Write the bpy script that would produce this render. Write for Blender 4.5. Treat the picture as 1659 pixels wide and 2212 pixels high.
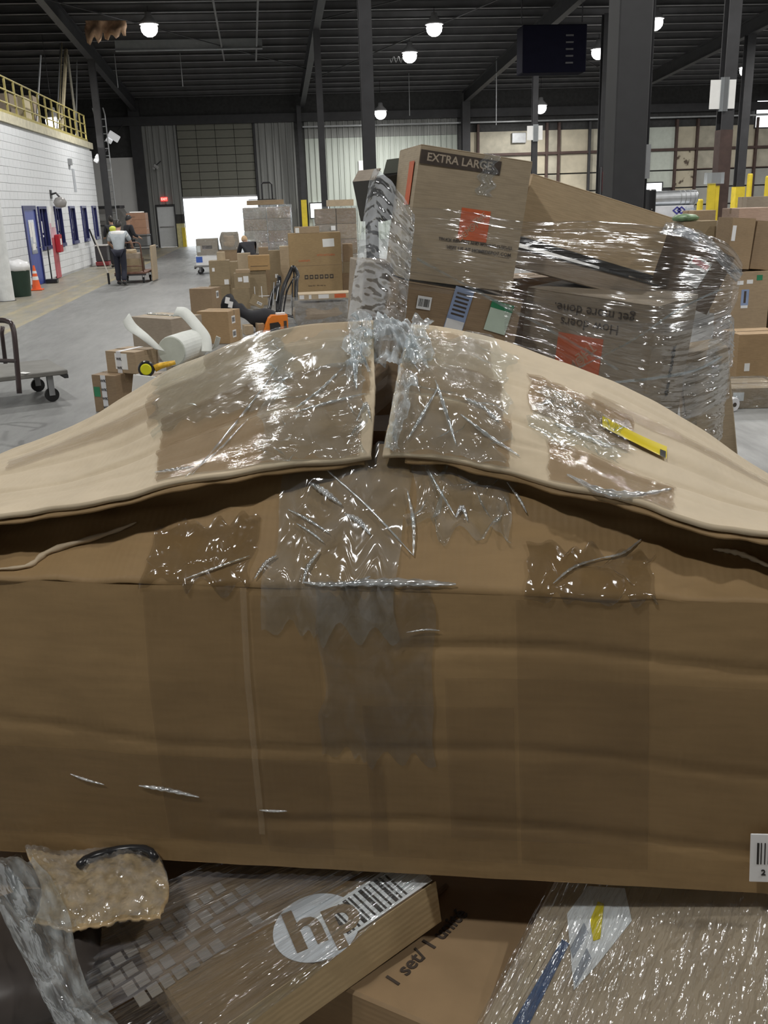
import bpy, bmesh, math, random
from mathutils import Vector, Matrix, noise
R = random.Random(11)
for o in list(bpy.data.objects): bpy.data.objects.remove(o)
SC = bpy.context.scene
COL = SC.collection
PI = math.pi
# ------------------------------------------------------------------ camera
F, CX, CY, HOR, CH = 2050.0, 829.5, 1106.0, 0.034, 1.95
yv = Vector(((578 - CX) / F, (CY - 441) / F, -1.0))
upv = Vector((-HOR, 1.0, yv.y - HOR * yv.x)).normalized()
ydir = yv.normalized()
xdir = ydir.cross(upv)
ROT = Matrix((xdir, ydir, upv))            # camera axes -> world axes
CAMP = Vector((0, 0, CH))
cam = bpy.data.objects.new('camera', bpy.data.cameras.new('camera'))
COL.objects.link(cam)
cam.matrix_world = Matrix.Translation(CAMP) @ ROT.to_4x4()
cam.data.sensor_fit = 'VERTICAL'
cam.data.sensor_height = 36.0
cam.data.lens = 36.0 * F / 2212.0
cam.data.clip_start = 0.02
cam.data.clip_end = 300
SC.camera = cam
# ------------------------------------------------------------------ world, exposure
w = bpy.data.worlds.new('sky'); SC.world = w; w.use_nodes = True
w.node_tree.nodes['Background'].inputs[0].default_value = (0.93, 0.97, 1.0, 1)
w.node_tree.nodes['Background'].inputs[1].default_value = 3.2
SC.view_settings.view_transform = 'Standard'
SC.view_settings.look = 'None'
SC.view_settings.gamma = 1.0
SC.view_settings.use_curve_mapping = False
SC.view_settings.exposure = 0.0
SC.cycles.max_bounces = 8
SC.cycles.diffuse_bounces = 4
SC.cycles.glossy_bounces = 3
SC.cycles.transmission_bounces = 2
SC.cycles.transparent_max_bounces = 20
LAMP_W = 330.0       # watts of each high-bay lamp, downward part

def ray(x, y): return ROT @ Vector(((x - CX) / F, (CY - y) / F, -1.0))
def atY(x, y, Y):
    d = ray(x, y); return CAMP + d * (Y / d.y)
def atZ(x, y, z):
    d = ray(x, y); return CAMP + d * ((z - CH) / d.z)
def onP(x, y, p, n):
    d = ray(x, y); return CAMP + d * ((p - CAMP).dot(n) / d.dot(n))

# ------------------------------------------------------------------ materials
MATS = {}
def nodes_of(name):
    m = bpy.data.materials.new(name); m.use_nodes = True
    nt = m.node_tree; b = nt.nodes['Principled BSDF']
    return m, nt, b
def N(nt, t, **kw):
    n = nt.nodes.new(t)
    for k, v in kw.items(): setattr(n, k, v)
    return n
def noise_tex(nt, scale, detail=4, vec=None, rough=0.55, stretch=None, coord='Object'):
    tc = N(nt, 'ShaderNodeTexCoord')
    src = tc.outputs[coord]
    if stretch:
        mp = N(nt, 'ShaderNodeMapping'); mp.inputs['Scale'].default_value = stretch
        nt.links.new(src, mp.inputs['Vector']); src = mp.outputs[0]
    t = N(nt, 'ShaderNodeTexNoise'); t.inputs['Scale'].default_value = scale
    t.inputs['Detail'].default_value = detail; t.inputs['Roughness'].default_value = rough
    nt.links.new(src, t.inputs['Vector'])
    return t
def ramp(nt, src, stops):
    r = N(nt, 'ShaderNodeValToRGB')
    e = r.color_ramp.elements
    while len(e) < len(stops): e.new(0.5)
    for i, (p, c) in enumerate(stops):
        e[i].position = p; e[i].color = (c[0], c[1], c[2], 1)
    nt.links.new(src, r.inputs[0]); return r
def mul(c, k): return tuple(min(1, v * k) for v in c[:3])
def mat(name, col=None, rough=0.6, metal=0.0, var=0.12, scale=6.0, bump=0.0, bscale=60.0, emit=None, estr=0, stretch=None, spec=0.5):
    if name in MATS: return MATS[name]
    m, nt, b = nodes_of(name)
    b.inputs['Roughness'].default_value = rough
    b.inputs['Metallic'].default_value = metal
    b.inputs['Specular IOR Level'].default_value = spec
    t = noise_tex(nt, scale, 5, stretch=stretch)
    r = ramp(nt, t.outputs['Fac'], [(0.25, mul(col, 1 - var)), (0.75, mul(col, 1 + var))])
    nt.links.new(r.outputs[0], b.inputs['Base Color'])
    if bump:
        t2 = noise_tex(nt, bscale, 3)
        bp = N(nt, 'ShaderNodeBump'); bp.inputs['Strength'].default_value = bump; bp.inputs['Distance'].default_value = 0.01
        nt.links.new(t2.outputs['Fac'], bp.inputs['Height']); nt.links.new(bp.outputs[0], b.inputs['Normal'])
    if emit:
        b.inputs['Emission Color'].default_value = (*emit, 1); b.inputs['Emission Strength'].default_value = estr
    MATS[name] = m; return m
def kraft(name, col=None, rib='Z', var=0.14, dirt=0.25):
    """cardboard: kraft tone, fine fibres, faint flute ribs, blotchy wear"""
    if name in MATS: return MATS[name]
    m, nt, b = nodes_of(name)
    b.inputs['Roughness'].default_value = 0.62
    b.inputs['Specular IOR Level'].default_value = 0.3
    t = noise_tex(nt, 3.0, 6)
    r = ramp(nt, t.outputs['Fac'], [(0.2, mul(col, 1 - var)), (0.5, col), (0.85, mul(col, 1 + var))])
    t2 = noise_tex(nt, 14, 5, stretch=(1, 1, 7))
    r2 = ramp(nt, t2.outputs['Fac'], [(0.3, (1 - dirt,) * 3), (0.62, (1, 1, 1))])
    mx = N(nt, 'ShaderNodeMix', data_type='RGBA', blend_type='MULTIPLY'); mx.inputs[0].default_value = 0.6
    nt.links.new(r.outputs[0], mx.inputs[6]); nt.links.new(r2.outputs[0], mx.inputs[7])
    nt.links.new(mx.outputs[2], b.inputs['Base Color'])
    tc = N(nt, 'ShaderNodeTexCoord')
    wv = N(nt, 'ShaderNodeTexWave', bands_direction=rib if rib in 'XYZ' else 'X'); wv.inputs['Scale'].default_value = 34
    wv.inputs['Distortion'].default_value = 0.6
    nt.links.new(tc.outputs['Object'], wv.inputs['Vector'])
    t3 = noise_tex(nt, 9, 4)
    ad = N(nt, 'ShaderNodeMath', operation='MULTIPLY_ADD'); ad.inputs[1].default_value = 0.05
    nt.links.new(wv.outputs['Fac'], ad.inputs[0]); nt.links.new(t3.outputs['Fac'], ad.inputs[2])
    bp = N(nt, 'ShaderNodeBump'); bp.inputs['Strength'].default_value = 0.25; bp.inputs['Distance'].default_value = 0.012
    nt.links.new(ad.outputs[0], bp.inputs['Height']); nt.links.new(bp.outputs[0], b.inputs['Normal'])
    MATS[name] = m; return m
def film(name, haze=0.10, stretch=(3, 40, 1), strength=0.9, rough=0.13, tint=(0.93, 0.96, 0.97), dist=0.008, coverage=0.35, hazecol=(0.7, 0.73, 0.75), scale=1.0, fres=0.18):
    """clear stretch film: mostly transparent, a wrinkled glossy skin and a little milky haze"""
    if name in MATS: return MATS[name]
    m = bpy.data.materials.new(name); m.use_nodes = True; nt = m.node_tree
    nt.nodes.clear()
    out = N(nt, 'ShaderNodeOutputMaterial')
    tr = N(nt, 'ShaderNodeBsdfTransparent'); tr.inputs[0].default_value = (*tint, 1)
    gl = N(nt, 'ShaderNodeBsdfGlossy'); gl.inputs['Roughness'].default_value = rough; gl.inputs[0].default_value = (0.95, 0.97, 1, 1)
    df = N(nt, 'ShaderNodeBsdfDiffuse'); df.inputs[0].default_value = (*hazecol, 1)
    t1 = noise_tex(nt, scale, 2.5, stretch=stretch, coord='UV', rough=0.5)
    t2 = noise_tex(nt, scale * 0.6, 3, stretch=(stretch[0] * 1.2, stretch[1] * 0.45, 1), coord='UV')
    bp = N(nt, 'ShaderNodeBump'); bp.inputs['Strength'].default_value = strength; bp.inputs['Distance'].default_value = dist
    nt.links.new(t1.outputs['Fac'], bp.inputs['Height'])
    nt.links.new(bp.outputs[0], gl.inputs['Normal'])
    lw = N(nt, 'ShaderNodeLayerWeight'); lw.inputs['Blend'].default_value = 0.35
    nt.links.new(bp.outputs[0], lw.inputs['Normal'])
    r = ramp(nt, t2.outputs['Fac'], [(0.35, (coverage * 0.3,) * 3), (0.65, (coverage,) * 3)])
    ad = N(nt, 'ShaderNodeMath', operation='MULTIPLY_ADD'); ad.inputs[1].default_value = fres; ad.use_clamp = True
    nt.links.new(lw.outputs['Fresnel'], ad.inputs[0]); nt.links.new(r.outputs[0], ad.inputs[2])
    mx = N(nt, 'ShaderNodeMixShader'); nt.links.new(ad.outputs[0], mx.inputs[0])
    nt.links.new(tr.outputs[0], mx.inputs[1]); nt.links.new(gl.outputs[0], mx.inputs[2])
    hz = N(nt, 'ShaderNodeMixShader')
    r3 = ramp(nt, t1.outputs['Fac'], [(0.4, (haze * 0.3,) * 3), (0.75, (haze * 1.7,) * 3)])
    nt.links.new(r3.outputs[0], hz.inputs[0])
    nt.links.new(mx.outputs[0], hz.inputs[1]); nt.links.new(df.outputs[0], hz.inputs[2])
    nt.links.new(hz.outputs[0], out.inputs[0])
    MATS[name] = m; return m
def tape_mat(name, col, alpha=0.55, rough=0.07, stretch=(4, 4, 1), bump=0.35, scale=3.0):
    """clear packing tape on kraft: tinted, glossy, a few wrinkles"""
    if name in MATS: return MATS[name]
    m, nt, b = nodes_of(name)
    b.inputs['Base Color'].default_value = (*col, 1); b.inputs['Roughness'].default_value = rough
    b.inputs['Alpha'].default_value = alpha; b.inputs['Specular IOR Level'].default_value = 0.6
    t = noise_tex(nt, scale, 5, stretch=stretch, coord='UV')
    bp = N(nt, 'ShaderNodeBump'); bp.inputs['Strength'].default_value = bump; bp.inputs['Distance'].default_value = 0.01
    nt.links.new(t.outputs['Fac'], bp.inputs['Height']); nt.links.new(bp.outputs[0], b.inputs['Normal'])
    MATS[name] = m; return m

K = [kraft('kraft_tan', (0.39, 0.29, 0.185)), kraft('kraft_brown', (0.30, 0.212, 0.13)), kraft('kraft_light', (0.50, 0.40, 0.275)),
     kraft('kraft_olive', (0.32, 0.25, 0.155)), kraft('kraft_grey', (0.37, 0.305, 0.235)), kraft('kraft_orange', (0.42, 0.27, 0.125))]
INNER = kraft('kraft_inner', (0.30, 0.20, 0.12))
WHITE = mat('white_label', (0.80, 0.80, 0.80), 0.45, var=0.03)
PAPER = mat('white_paper', (0.82, 0.82, 0.80), 0.7, var=0.04)
BLACKP = mat('black_print', (0.025, 0.022, 0.02), 0.6, var=0.2)
DARKP = mat('brown_black_print', (0.06, 0.045, 0.035), 0.6, var=0.3, scale=30)
GREENP = mat('green_label', (0.03, 0.22, 0.10), 0.5)
BLUEP = mat('blue_label', (0.26, 0.33, 0.50), 0.5)
ORANGEP = mat('orange_print', (0.62, 0.13, 0.045), 0.55, var=0.15, scale=14)
REDP = mat('red_print', (0.55, 0.07, 0.06), 0.5)
YELLOWP = mat('yellow_sticker', (0.78, 0.62, 0.02), 0.3)
TAPE = tape_mat('tape_clear', (0.45, 0.33, 0.20), 0.45)
STEEL = mat('dark_steel', (0.034, 0.034, 0.037), 0.6, 0.0, 0.25, 3)
RUST = mat('brown_steel', (0.07, 0.042, 0.035), 0.7, var=0.3, scale=4)
BLACK = mat('black_rubber', (0.015, 0.015, 0.016), 0.5)
BLACKM = mat('black_paint', (0.02, 0.02, 0.022), 0.28)
YELLOW = mat('yellow_paint', (0.68, 0.52, 0.035), 0.5, var=0.15, scale=5)
GREYM = mat('grey_metal', (0.34, 0.35, 0.36), 0.4, 0.3)
SILVER = mat('silver_duct', (0.6, 0.62, 0.64), 0.3, 0.8)
CHROME = mat('chrome', (0.7, 0.7, 0.7), 0.15, 1.0)

# ------------------------------------------------------------------ mesh helpers
class MB:
    def __init__(s): s.v = []; s.f = []; s.uv = None
    def add(s, v, f):
        n = len(s.v); s.v += [Vector(p) for p in v]; s.f += [tuple(i + n for i in q) for q in f]; return s
    def box(s, x0, x1, y0, y1, z0, z1, M=None):
        v = [Vector((x, y, z)) for z in (z0, z1) for y in (y0, y1) for x in (x0, x1)]
        if M: v = [M @ p for p in v]
        return s.add(v, [(0, 2, 3, 1), (4, 5, 7, 6), (0, 1, 5, 4), (2, 6, 7, 3), (0, 4, 6, 2), (1, 3, 7, 5)])
    def cbox(s, w, d, h, c=0.004, z0=0.0):
        """chamfered box, base centred at origin"""
        bm = bmesh.new(); bmesh.ops.create_cube(bm, size=1)
        for q in bm.verts: q.co = Vector((q.co.x * w, q.co.y * d, (q.co.z + .5) * h + z0))
        bmesh.ops.bevel(bm, geom=bm.edges[:], offset=min(c, w * .3, d * .3, h * .3), segments=1, affect='EDGES')
        bm.verts.index_update()
        s.add([q.co for q in bm.verts], [tuple(q.index for q in fc.verts) for fc in bm.faces]); bm.free(); return s
    def tube(s, pts, r, n=8, caps=True, closed=False):
        pts = [Vector(p) for p in pts]; rr = r if isinstance(r, (list, tuple)) else [r] * len(pts)
        base = len(s.v); up = None; rings = []
        for i, p in enumerate(pts):
            a = pts[i - 1] if i > 0 else (pts[-1] if closed else p); b = pts[(i + 1) % len(pts)] if (i < len(pts) - 1 or closed) else p
            t = (b - a).normalized()
            if up is None: up = Vector((0, 0, 1)) if abs(t.z) < .9 else Vector((1, 0, 0))
            sx = t.cross(up)
            if sx.length < 1e-4: sx = t.orthogonal()
            sx.normalize(); up = sx.cross(t).normalized()
            rings.append([p + (sx * math.cos(2 * PI * k / n) + up * math.sin(2 * PI * k / n)) * rr[i] for k in range(n)])
        for q in rings: s.v += q
        m = len(rings)
        for i in range(m if closed else m - 1):
            for k in range(n):
                a = base + i * n + k; b = base + i * n + (k + 1) % n
                c = base + ((i + 1) % m) * n + (k + 1) % n; d = base + ((i + 1) % m) * n + k
                s.f.append((a, b, c, d))
        if caps and not closed:
            s.f.append(tuple(base + k for k in reversed(range(n)))); s.f.append(tuple(base + (m - 1) * n + k for k in range(n)))
        return s
    def lathe(s, prof, n=20, M=None):
        base = len(s.v)
        for r, z in prof:
            for k in range(n):
                p = Vector((r * math.cos(2 * PI * k / n), r * math.sin(2 * PI * k / n), z)); s.v.append(M @ p if M else p)
        for i in range(len(prof) - 1):
            for k in range(n):
                s.f.append((base + i * n + k, base + i * n + (k + 1) % n, base + (i + 1) * n + (k + 1) % n, base + (i + 1) * n + k))
        s.f.append(tuple(base + k for k in reversed(range(n)))); s.f.append(tuple(base + (len(prof) - 1) * n + k for k in range(n)))
        return s
    def prism(s, poly, y0, y1):
        """polygon in xz extruded along y"""
        n = len(poly)
        return s.add([(x, y0, z) for x, z in poly] + [(x, y1, z) for x, z in poly],
                     [tuple(range(n)), tuple(reversed(range(n, 2 * n)))] + [(i, i + n, (i + 1) % n + n, (i + 1) % n) for i in range(n)])
    def grid(s, P, uv=True):
        """P[i][j] points"""
        base = len(s.v); a, b = len(P), len(P[0])
        for row in P: s.v += [Vector(p) for p in row]
        for i in range(a - 1):
            for j in range(b - 1):
                s.f.append((base + i * b + j, base + i * b + j + 1, base + (i + 1) * b + j + 1, base + (i + 1) * b + j))
        if uv: s.uv = [(j / (b - 1), i / (a - 1)) for i in range(a) for j in range(b)]
        return s
    def slab(s, P, th, nrm=None):
        """grid P thickened downward by th along vertex normals"""
        a, b = len(P), len(P[0])
        Q = []
        for i in range(a):
            row = []
            for j in range(b):
                du = P[i][min(j + 1, b - 1)] - P[i][max(j - 1, 0)]; dv = P[min(i + 1, a - 1)][j] - P[max(i - 1, 0)][j]
                n = du.cross(dv); n = n.normalized() if n.length > 1e-9 else Vector((0, 0, 1))
                if nrm and n.dot(nrm) < 0: n = -n
                row.append(P[i][j] - n * th)
            Q.append(row)
        base = len(s.v); s.grid(P, uv=False); b2 = len(s.v)
        for row in Q: s.v += row
        for i in range(a - 1):
            for j in range(b - 1):
                s.f.append((b2 + i * b + j, b2 + (i + 1) * b + j, b2 + (i + 1) * b + j + 1, b2 + i * b + j + 1))
        ring = [i * b for i in range(a)] + [(a - 1) * b + j for j in range(1, b)] + [i * b + b - 1 for i in range(a - 2, -1, -1)] + [j for j in range(b - 2, 0, -1)]
        for k in range(len(ring)):
            p, q = ring[k], ring[(k + 1) % len(ring)]
            s.f.append((base + p, base + q, b2 + q, b2 + p))
        s.uv = [(j / (b - 1), i / (a - 1)) for i in range(a) for j in range(b)] * 2
        return s
    def mesh(s, name, smooth=False):
        me = bpy.data.meshes.new(name); me.from_pydata([tuple(p) for p in s.v], [], s.f)
        if s.uv and len(s.uv) == len(s.v):
            l = me.uv_layers.new(name='UVMap')
            for lp in me.loops: l.data[lp.index].uv = s.uv[lp.vertex_index]
        if smooth: me.polygons.foreach_set('use_smooth', [True] * len(me.polygons))
        me.update(); return me
    def obj(s, name, m, parent=None, smooth=False, loc=None, rot=None):
        me = s.mesh(name, smooth); me.materials.append(m)
        return link(name, me, parent, loc, rot)
def link(name, me, parent=None, loc=None, rot=None):
    o = bpy.data.objects.new(name, me); COL.objects.link(o)
    if parent: o.parent = parent
    if loc is not None: o.location = loc
    if rot is not None: o.rotation_euler = rot
    return o
def fixn(me):
    bm = bmesh.new(); bm.from_mesh(me); bmesh.ops.recalc_face_normals(bm, faces=bm.faces[:]); bm.to_mesh(me); bm.free()
def tag(o, label, cat, group=None, kind=None):
    o['label'] = label; o['category'] = cat
    if group: o['group'] = group
    if kind: o['kind'] = kind
    return o
def struct(o, label=None):
    o['kind'] = 'structure'
    if label: o['label'] = label
    return o
def empty(name, loc=(0, 0, 0), rz=0, M=None):
    o = bpy.data.objects.new(name, None); COL.objects.link(o); o.empty_display_size = .1
    if M is not None: o.matrix_world = M
    else: o.location = loc; o.rotation_euler = (0, 0, rz)
    return o
def thing(name, label, cat, loc=(0, 0, 0), rz=0, group=None, M=None):
    return tag(empty(name, loc, rz, M), label, cat, group)
def text_mesh(s, size, ext=0.0006, bold=0.0, align='CENTER'):
    cu = bpy.data.curves.new('lettering', 'FONT'); cu.body = s; cu.size = size; cu.extrude = ext; cu.offset = bold * size
    cu.align_x = align; cu.align_y = 'CENTER'; cu.resolution_u = 3
    o = bpy.data.objects.new('lettering', cu); COL.objects.link(o)
    bpy.context.view_layer.update()
    me = bpy.data.meshes.new_from_object(o.evaluated_get(bpy.context.evaluated_depsgraph_get()))
    bpy.data.objects.remove(o); return me
def lettering(s, size, m, parent, loc, rot, bold=0.012, name='lettering', sx=1.0):
    me = text_mesh(s, size, bold=bold); me.materials.clear(); me.materials.append(m)
    o = link(name, me, parent, loc, rot); o.scale = (sx, 1, 1); return o
FACE = {'f': ((1, 0, 0), (0, 0, 1), (0, -1, 0)), 'b': ((-1, 0, 0), (0, 0, 1), (0, 1, 0)), 'r': ((0, 1, 0), (0, 0, 1), (1, 0, 0)),
        'l': ((0, -1, 0), (0, 0, 1), (-1, 0, 0)), 't': ((1, 0, 0), (0, 1, 0), (0, 0, 1))}
def face_frame(dims, face, u, v, off=0.0, spin=0.0):
    """matrix whose z is the face normal, x right and y up on that face; u, v as fractions -.5...5 of the face"""
    w_, d_, h_ = dims; a, b, n = [Vector(q) for q in FACE[face]]
    c = Vector((0, 0, h_ / 2))
    ext = Vector((w_, d_, h_))
    fw = abs(a.dot(ext)); fh = abs(b.dot(ext)); fn = abs(n.dot(ext))
    p = c + n * (fn / 2 + off) + a * u * fw + b * v * fh
    M = Matrix((a, b, n)).transposed().to_4x4(); M.translation = p
    return M @ Matrix.Rotation(spin, 4, 'Z')
def sticker(parent, dims, face, u, v, sw, sh, m=None, kind='plain', spin=0.0, name='label', off=0.0012):
    M = face_frame(dims, face, u, v, off, spin)
    o = MB().box(-sw / 2, sw / 2, -sh / 2, sh / 2, -0.0012, 0.0006).obj(name, m or WHITE, parent)
    o.matrix_local = M
    if kind in ('bars', 'ship'):
        b = MB(); x = -sw * .4
        y0, y1 = (-sh * .3, sh * .3) if kind == 'bars' else (-sh * .38, -sh * .02)
        rr = random.Random(int(sw * 1e5) + int(u * 977))
        while x < sw * .38:
            bw = sw * rr.choice((.02, .035, .05)); b.box(x, x + bw, y0, y1, .0006, .0012); x += bw + sw * rr.choice((.02, .04))
        if kind == 'ship':
            for k, L in enumerate((.7, .5, .6)): b.box(-sw * .4, -sw * .4 + sw * L, sh * (.36 - .13 * k), sh * (.41 - .13 * k), .0006, .0012)
        b.obj('barcode', BLACKP, o)
    return o
def write_on(parent, dims, face, u, v, s, size, m=None, spin=0.0, bold=0.012, sx=1.0, off=0.0015):
    me = text_mesh(s, size, bold=bold); me.materials.clear(); me.materials.append(m or DARKP)
    o = link('lettering', me, parent); o.matrix_local = face_frame(dims, face, u, v, off, spin) @ Matrix.Diagonal((sx, 1, 1, 1)); return o

CARTONS = []
def carton(label, loc, dims, rz=0.0, k=0, M=None, tape='tf', flaps=True, name='cardboard_box', group=None, cat='box', bulge=0.0, tapew=0.05, seam='x'):
    """closed carton: body, two top flaps with a seam, tape. origin: centre of the base"""
    w_, d_, h_ = dims
    t = thing(name, label, cat, loc, rz, group, M)
    km = K[k] if isinstance(k, int) else k
    th = 0.005 if flaps else 0.0
    if bulge:
        bm = bmesh.new(); bmesh.ops.create_cube(bm, size=1); bmesh.ops.subdivide_edges(bm, edges=bm.edges[:], cuts=7, use_grid_fill=True)
        sd = R.random() * 50
        for q in bm.verts:
            c = q.co.copy(); fx, fy, fz = [1 - (2 * a) ** 2 for a in c]
            p = Vector((c.x * w_, c.y * d_, (c.z + .5) * (h_ - th)))
            nx = noise.noise_vector(c * 3 + Vector((sd, 0, 0))) * bulge * .5
            p.x += (2 * c.x) * fy * fz * bulge + nx.x; p.y += (2 * c.y) * fx * fz * bulge + nx.y; p.z += nx.z * .4 * (c.z + .5)
            q.co = p
        b = MB(); bm.verts.index_update(); b.add([q.co for q in bm.verts], [tuple(q.index for q in fc.verts) for fc in bm.faces]); bm.free()
    else:
        b = MB().cbox(w_, d_, h_ - th)
    body = b.obj('body', km, t)
    if flaps:
        g = 0.003
        if seam == 'x':
            for sg in (-1, 1): MB().cbox(w_ - .002, d_ / 2 - g, th, .0015).obj('top_flap', km, t, loc=(0, sg * (d_ / 4 + g / 4), h_ - th))
        else:
            for sg in (-1, 1): MB().cbox(w_ / 2 - g, d_ - .002, th, .0015).obj('top_flap', km, t, loc=(sg * (w_ / 4 + g / 4), 0, h_ - th))
    if 't' in tape:
        tw = min(tapew, min(w_, d_) * .3)
        if seam == 'x': q = MB().box(-w_ / 2 - .001, w_ / 2 + .001, -tw / 2, tw / 2, h_, h_ + .001)
        else: q = MB().box(-tw / 2, tw / 2, -d_ / 2 - .001, d_ / 2 + .001, h_, h_ + .001)
        q.uv = [(p.x * 3, p.y * 3) for p in q.v]; q.obj('tape', TAPE, t)
    if 'f' in tape:
        tw = min(tapew, w_ * .3); L = h_ * .22
        if seam == 'x':
            for sg in (-1, 1):
                q = MB().box(sg * (w_ / 2 + .0005) - .001, sg * (w_ / 2 + .0005) + .001, -tw / 2, tw / 2, h_ - L, h_ + .001)
                q.uv = [(p.z * 3, p.y * 3) for p in q.v]; q.obj('tape', TAPE, t)
        else:
            q = MB().box(-tw / 2, tw / 2, -d_ / 2 - .0015, -d_ / 2 + .0005, h_ - L, h_ + .001)
            q.uv = [(p.x * 3, p.z * 3) for p in q.v]; q.obj('tape', TAPE, t)
    t['top'] = h_
    CARTONS.append(t); return t
def carton_px(label, x0, x1, yt, yb, d, z0=0.0, Y=None, rz=0.0, **kw):
    """carton whose front face covers these pixels when it stands at height z0 (at depth Y, or where yb meets z0)"""
    xc = (x0 + x1) / 2
    if Y is None: p = atZ(xc, yb, z0); Y = p.y
    p = atY(xc, yb, Y)
    a, b = atY(x0, yb, Y), atY(x1, yb, Y)
    h = atY(xc, yt, Y).z - z0
    w_ = (b - a).length
    if rz: w_ = w_ / (abs(math.cos(rz)) + abs(math.sin(rz)) * d / max(w_, .05))
    c = Vector((p.x, Y, z0)) + Vector((0, (d * abs(math.cos(rz)) + w_ * abs(math.sin(rz))) / 2, 0))
    dims = (w_, d, h)
    return carton(label, c, dims, rz, **kw), dims, z0 + h, Y
def carton_quad(label, TL, TR, BL, Y0, yaw, d, **kw):
    """tilted carton: three pixel corners of its front face lying in the upright plane of this yaw through TL at depth Y0"""
    P0 = atY(*TL, Y0); n = Vector((math.sin(yaw), -math.cos(yaw), 0))
    A, B, C_ = P0, onP(*TR, P0, n), onP(*BL, P0, n)
    ax = (B - A); w_ = ax.length; ax.normalize()
    az = (A - C_); az = az - ax * az.dot(ax); h = az.length; az.normalize()
    ay = az.cross(ax)
    o = A - az * h + ax * w_ / 2 + ay * d / 2
    M = Matrix((ax, ay, az)).transposed().to_4x4(); M.translation = o
    return carton(label, None, (w_, d, h), M=M, **kw), (w_, d, h)
def cat_rom(P, t):
    n = len(P); x = t * (n - 1); i = min(int(x), n - 2); f = x - i
    p0, p1, p2, p3 = P[max(i - 1, 0)], P[i], P[i + 1], P[min(i + 2, n - 1)]
    return 0.5 * ((2 * p1) + (p2 - p0) * f + (2 * p0 - 5 * p1 + 4 * p2 - p3) * f * f + (3 * p1 - p0 - 3 * p2 + p3) * f ** 3)
def surf(ctrl, u, v):
    """ctrl[row][col]; u along columns, v along rows"""
    return cat_rom([cat_rom(row, u) for row in ctrl], v)
def atX(x, y, X):
    d = ray(x, y); return CAMP + d * (X / d.x)
YF, XL, XR, YB = 52.0, -6.5, 33.0, -14.0
def zr(Y): return 6.5 + 0.065 * (52 - max(Y, 4))      # underside line of the rafters
# ------------------------------------------------------------------ floor
def floor_mat():
    m, nt, b = nodes_of('worn_concrete')
    t1 = noise_tex(nt, 0.35, 6, stretch=(1.6, .5, 1)); t2 = noise_tex(nt, 2.2, 6, stretch=(2.5, .5, 1), rough=.65)
    r1 = ramp(nt, t1.outputs['Fac'], [(.3, (.205, .207, .203)), (.7, (.315, .317, .31))])
    r2 = ramp(nt, t2.outputs['Fac'], [(.28, (.62, .62, .62)), (.66, (1, 1, 1))])
    mx = N(nt, 'ShaderNodeMix', data_type='RGBA', blend_type='MULTIPLY'); mx.inputs[0].default_value = .75
    nt.links.new(r1.outputs[0], mx.inputs[6]); nt.links.new(r2.outputs[0], mx.inputs[7])
    # worn painted lane beside the office wall: two pale yellow lines and a tan wash between them
    tc = N(nt, 'ShaderNodeTexCoord'); sp = N(nt, 'ShaderNodeSeparateXYZ'); nt.links.new(tc.outputs['Object'], sp.inputs[0])
    mr = N(nt, 'ShaderNodeMapRange'); mr.inputs['From Min'].default_value = -6.5; mr.inputs['From Max'].default_value = -3.5
    nt.links.new(sp.outputs['X'], mr.inputs['Value'])
    band = ramp(nt, mr.outputs[0], [(0, (.45,) * 3), (.36, (.45,) * 3), (.37, (1,) * 3), (.405, (1,) * 3), (.41, (.6,) * 3), (.60, (.6,) * 3), (.605, (1,) * 3), (.64, (1,) * 3), (.645, (0,) * 3)])
    t3 = noise_tex(nt, 1.4, 6, stretch=(2, .6, 1), rough=.7)
    wr = ramp(nt, t3.outputs['Fac'], [(.34, (.2,) * 3), (.58, (.95,) * 3)])
    mm = N(nt, 'ShaderNodeMath', operation='MULTIPLY'); nt.links.new(band.outputs[0], mm.inputs[0]); nt.links.new(wr.outputs[0], mm.inputs[1])
    mx2 = N(nt, 'ShaderNodeMix', data_type='RGBA'); nt.links.new(mm.outputs[0], mx2.inputs[0])
    nt.links.new(mx.outputs[2], mx2.inputs[6]); mx2.inputs[7].default_value = (.43, .36, .20, 1)
    nt.links.new(mx2.outputs[2], b.inputs['Base Color'])
    rr = ramp(nt, t2.outputs['Fac'], [(.3, (.5,) * 3), (.7, (.34,) * 3)]); nt.links.new(rr.outputs[0], b.inputs['Roughness'])
    b.inputs['Specular IOR Level'].default_value = .45
    return m
fl = MB().box(-16, XR, YB, YF + .3, -.3, 0).obj('floor', floor_mat()); struct(fl, 'worn grey concrete floor with faded yellow lane lines')
ap = MB().box(-14, 12, YF + .3, YF + 26, -.35, -.02).obj('pavement', mat('outside_concrete', (.75, .75, .74), .8)); struct(ap, 'pale concrete apron outside the dock door')
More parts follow.
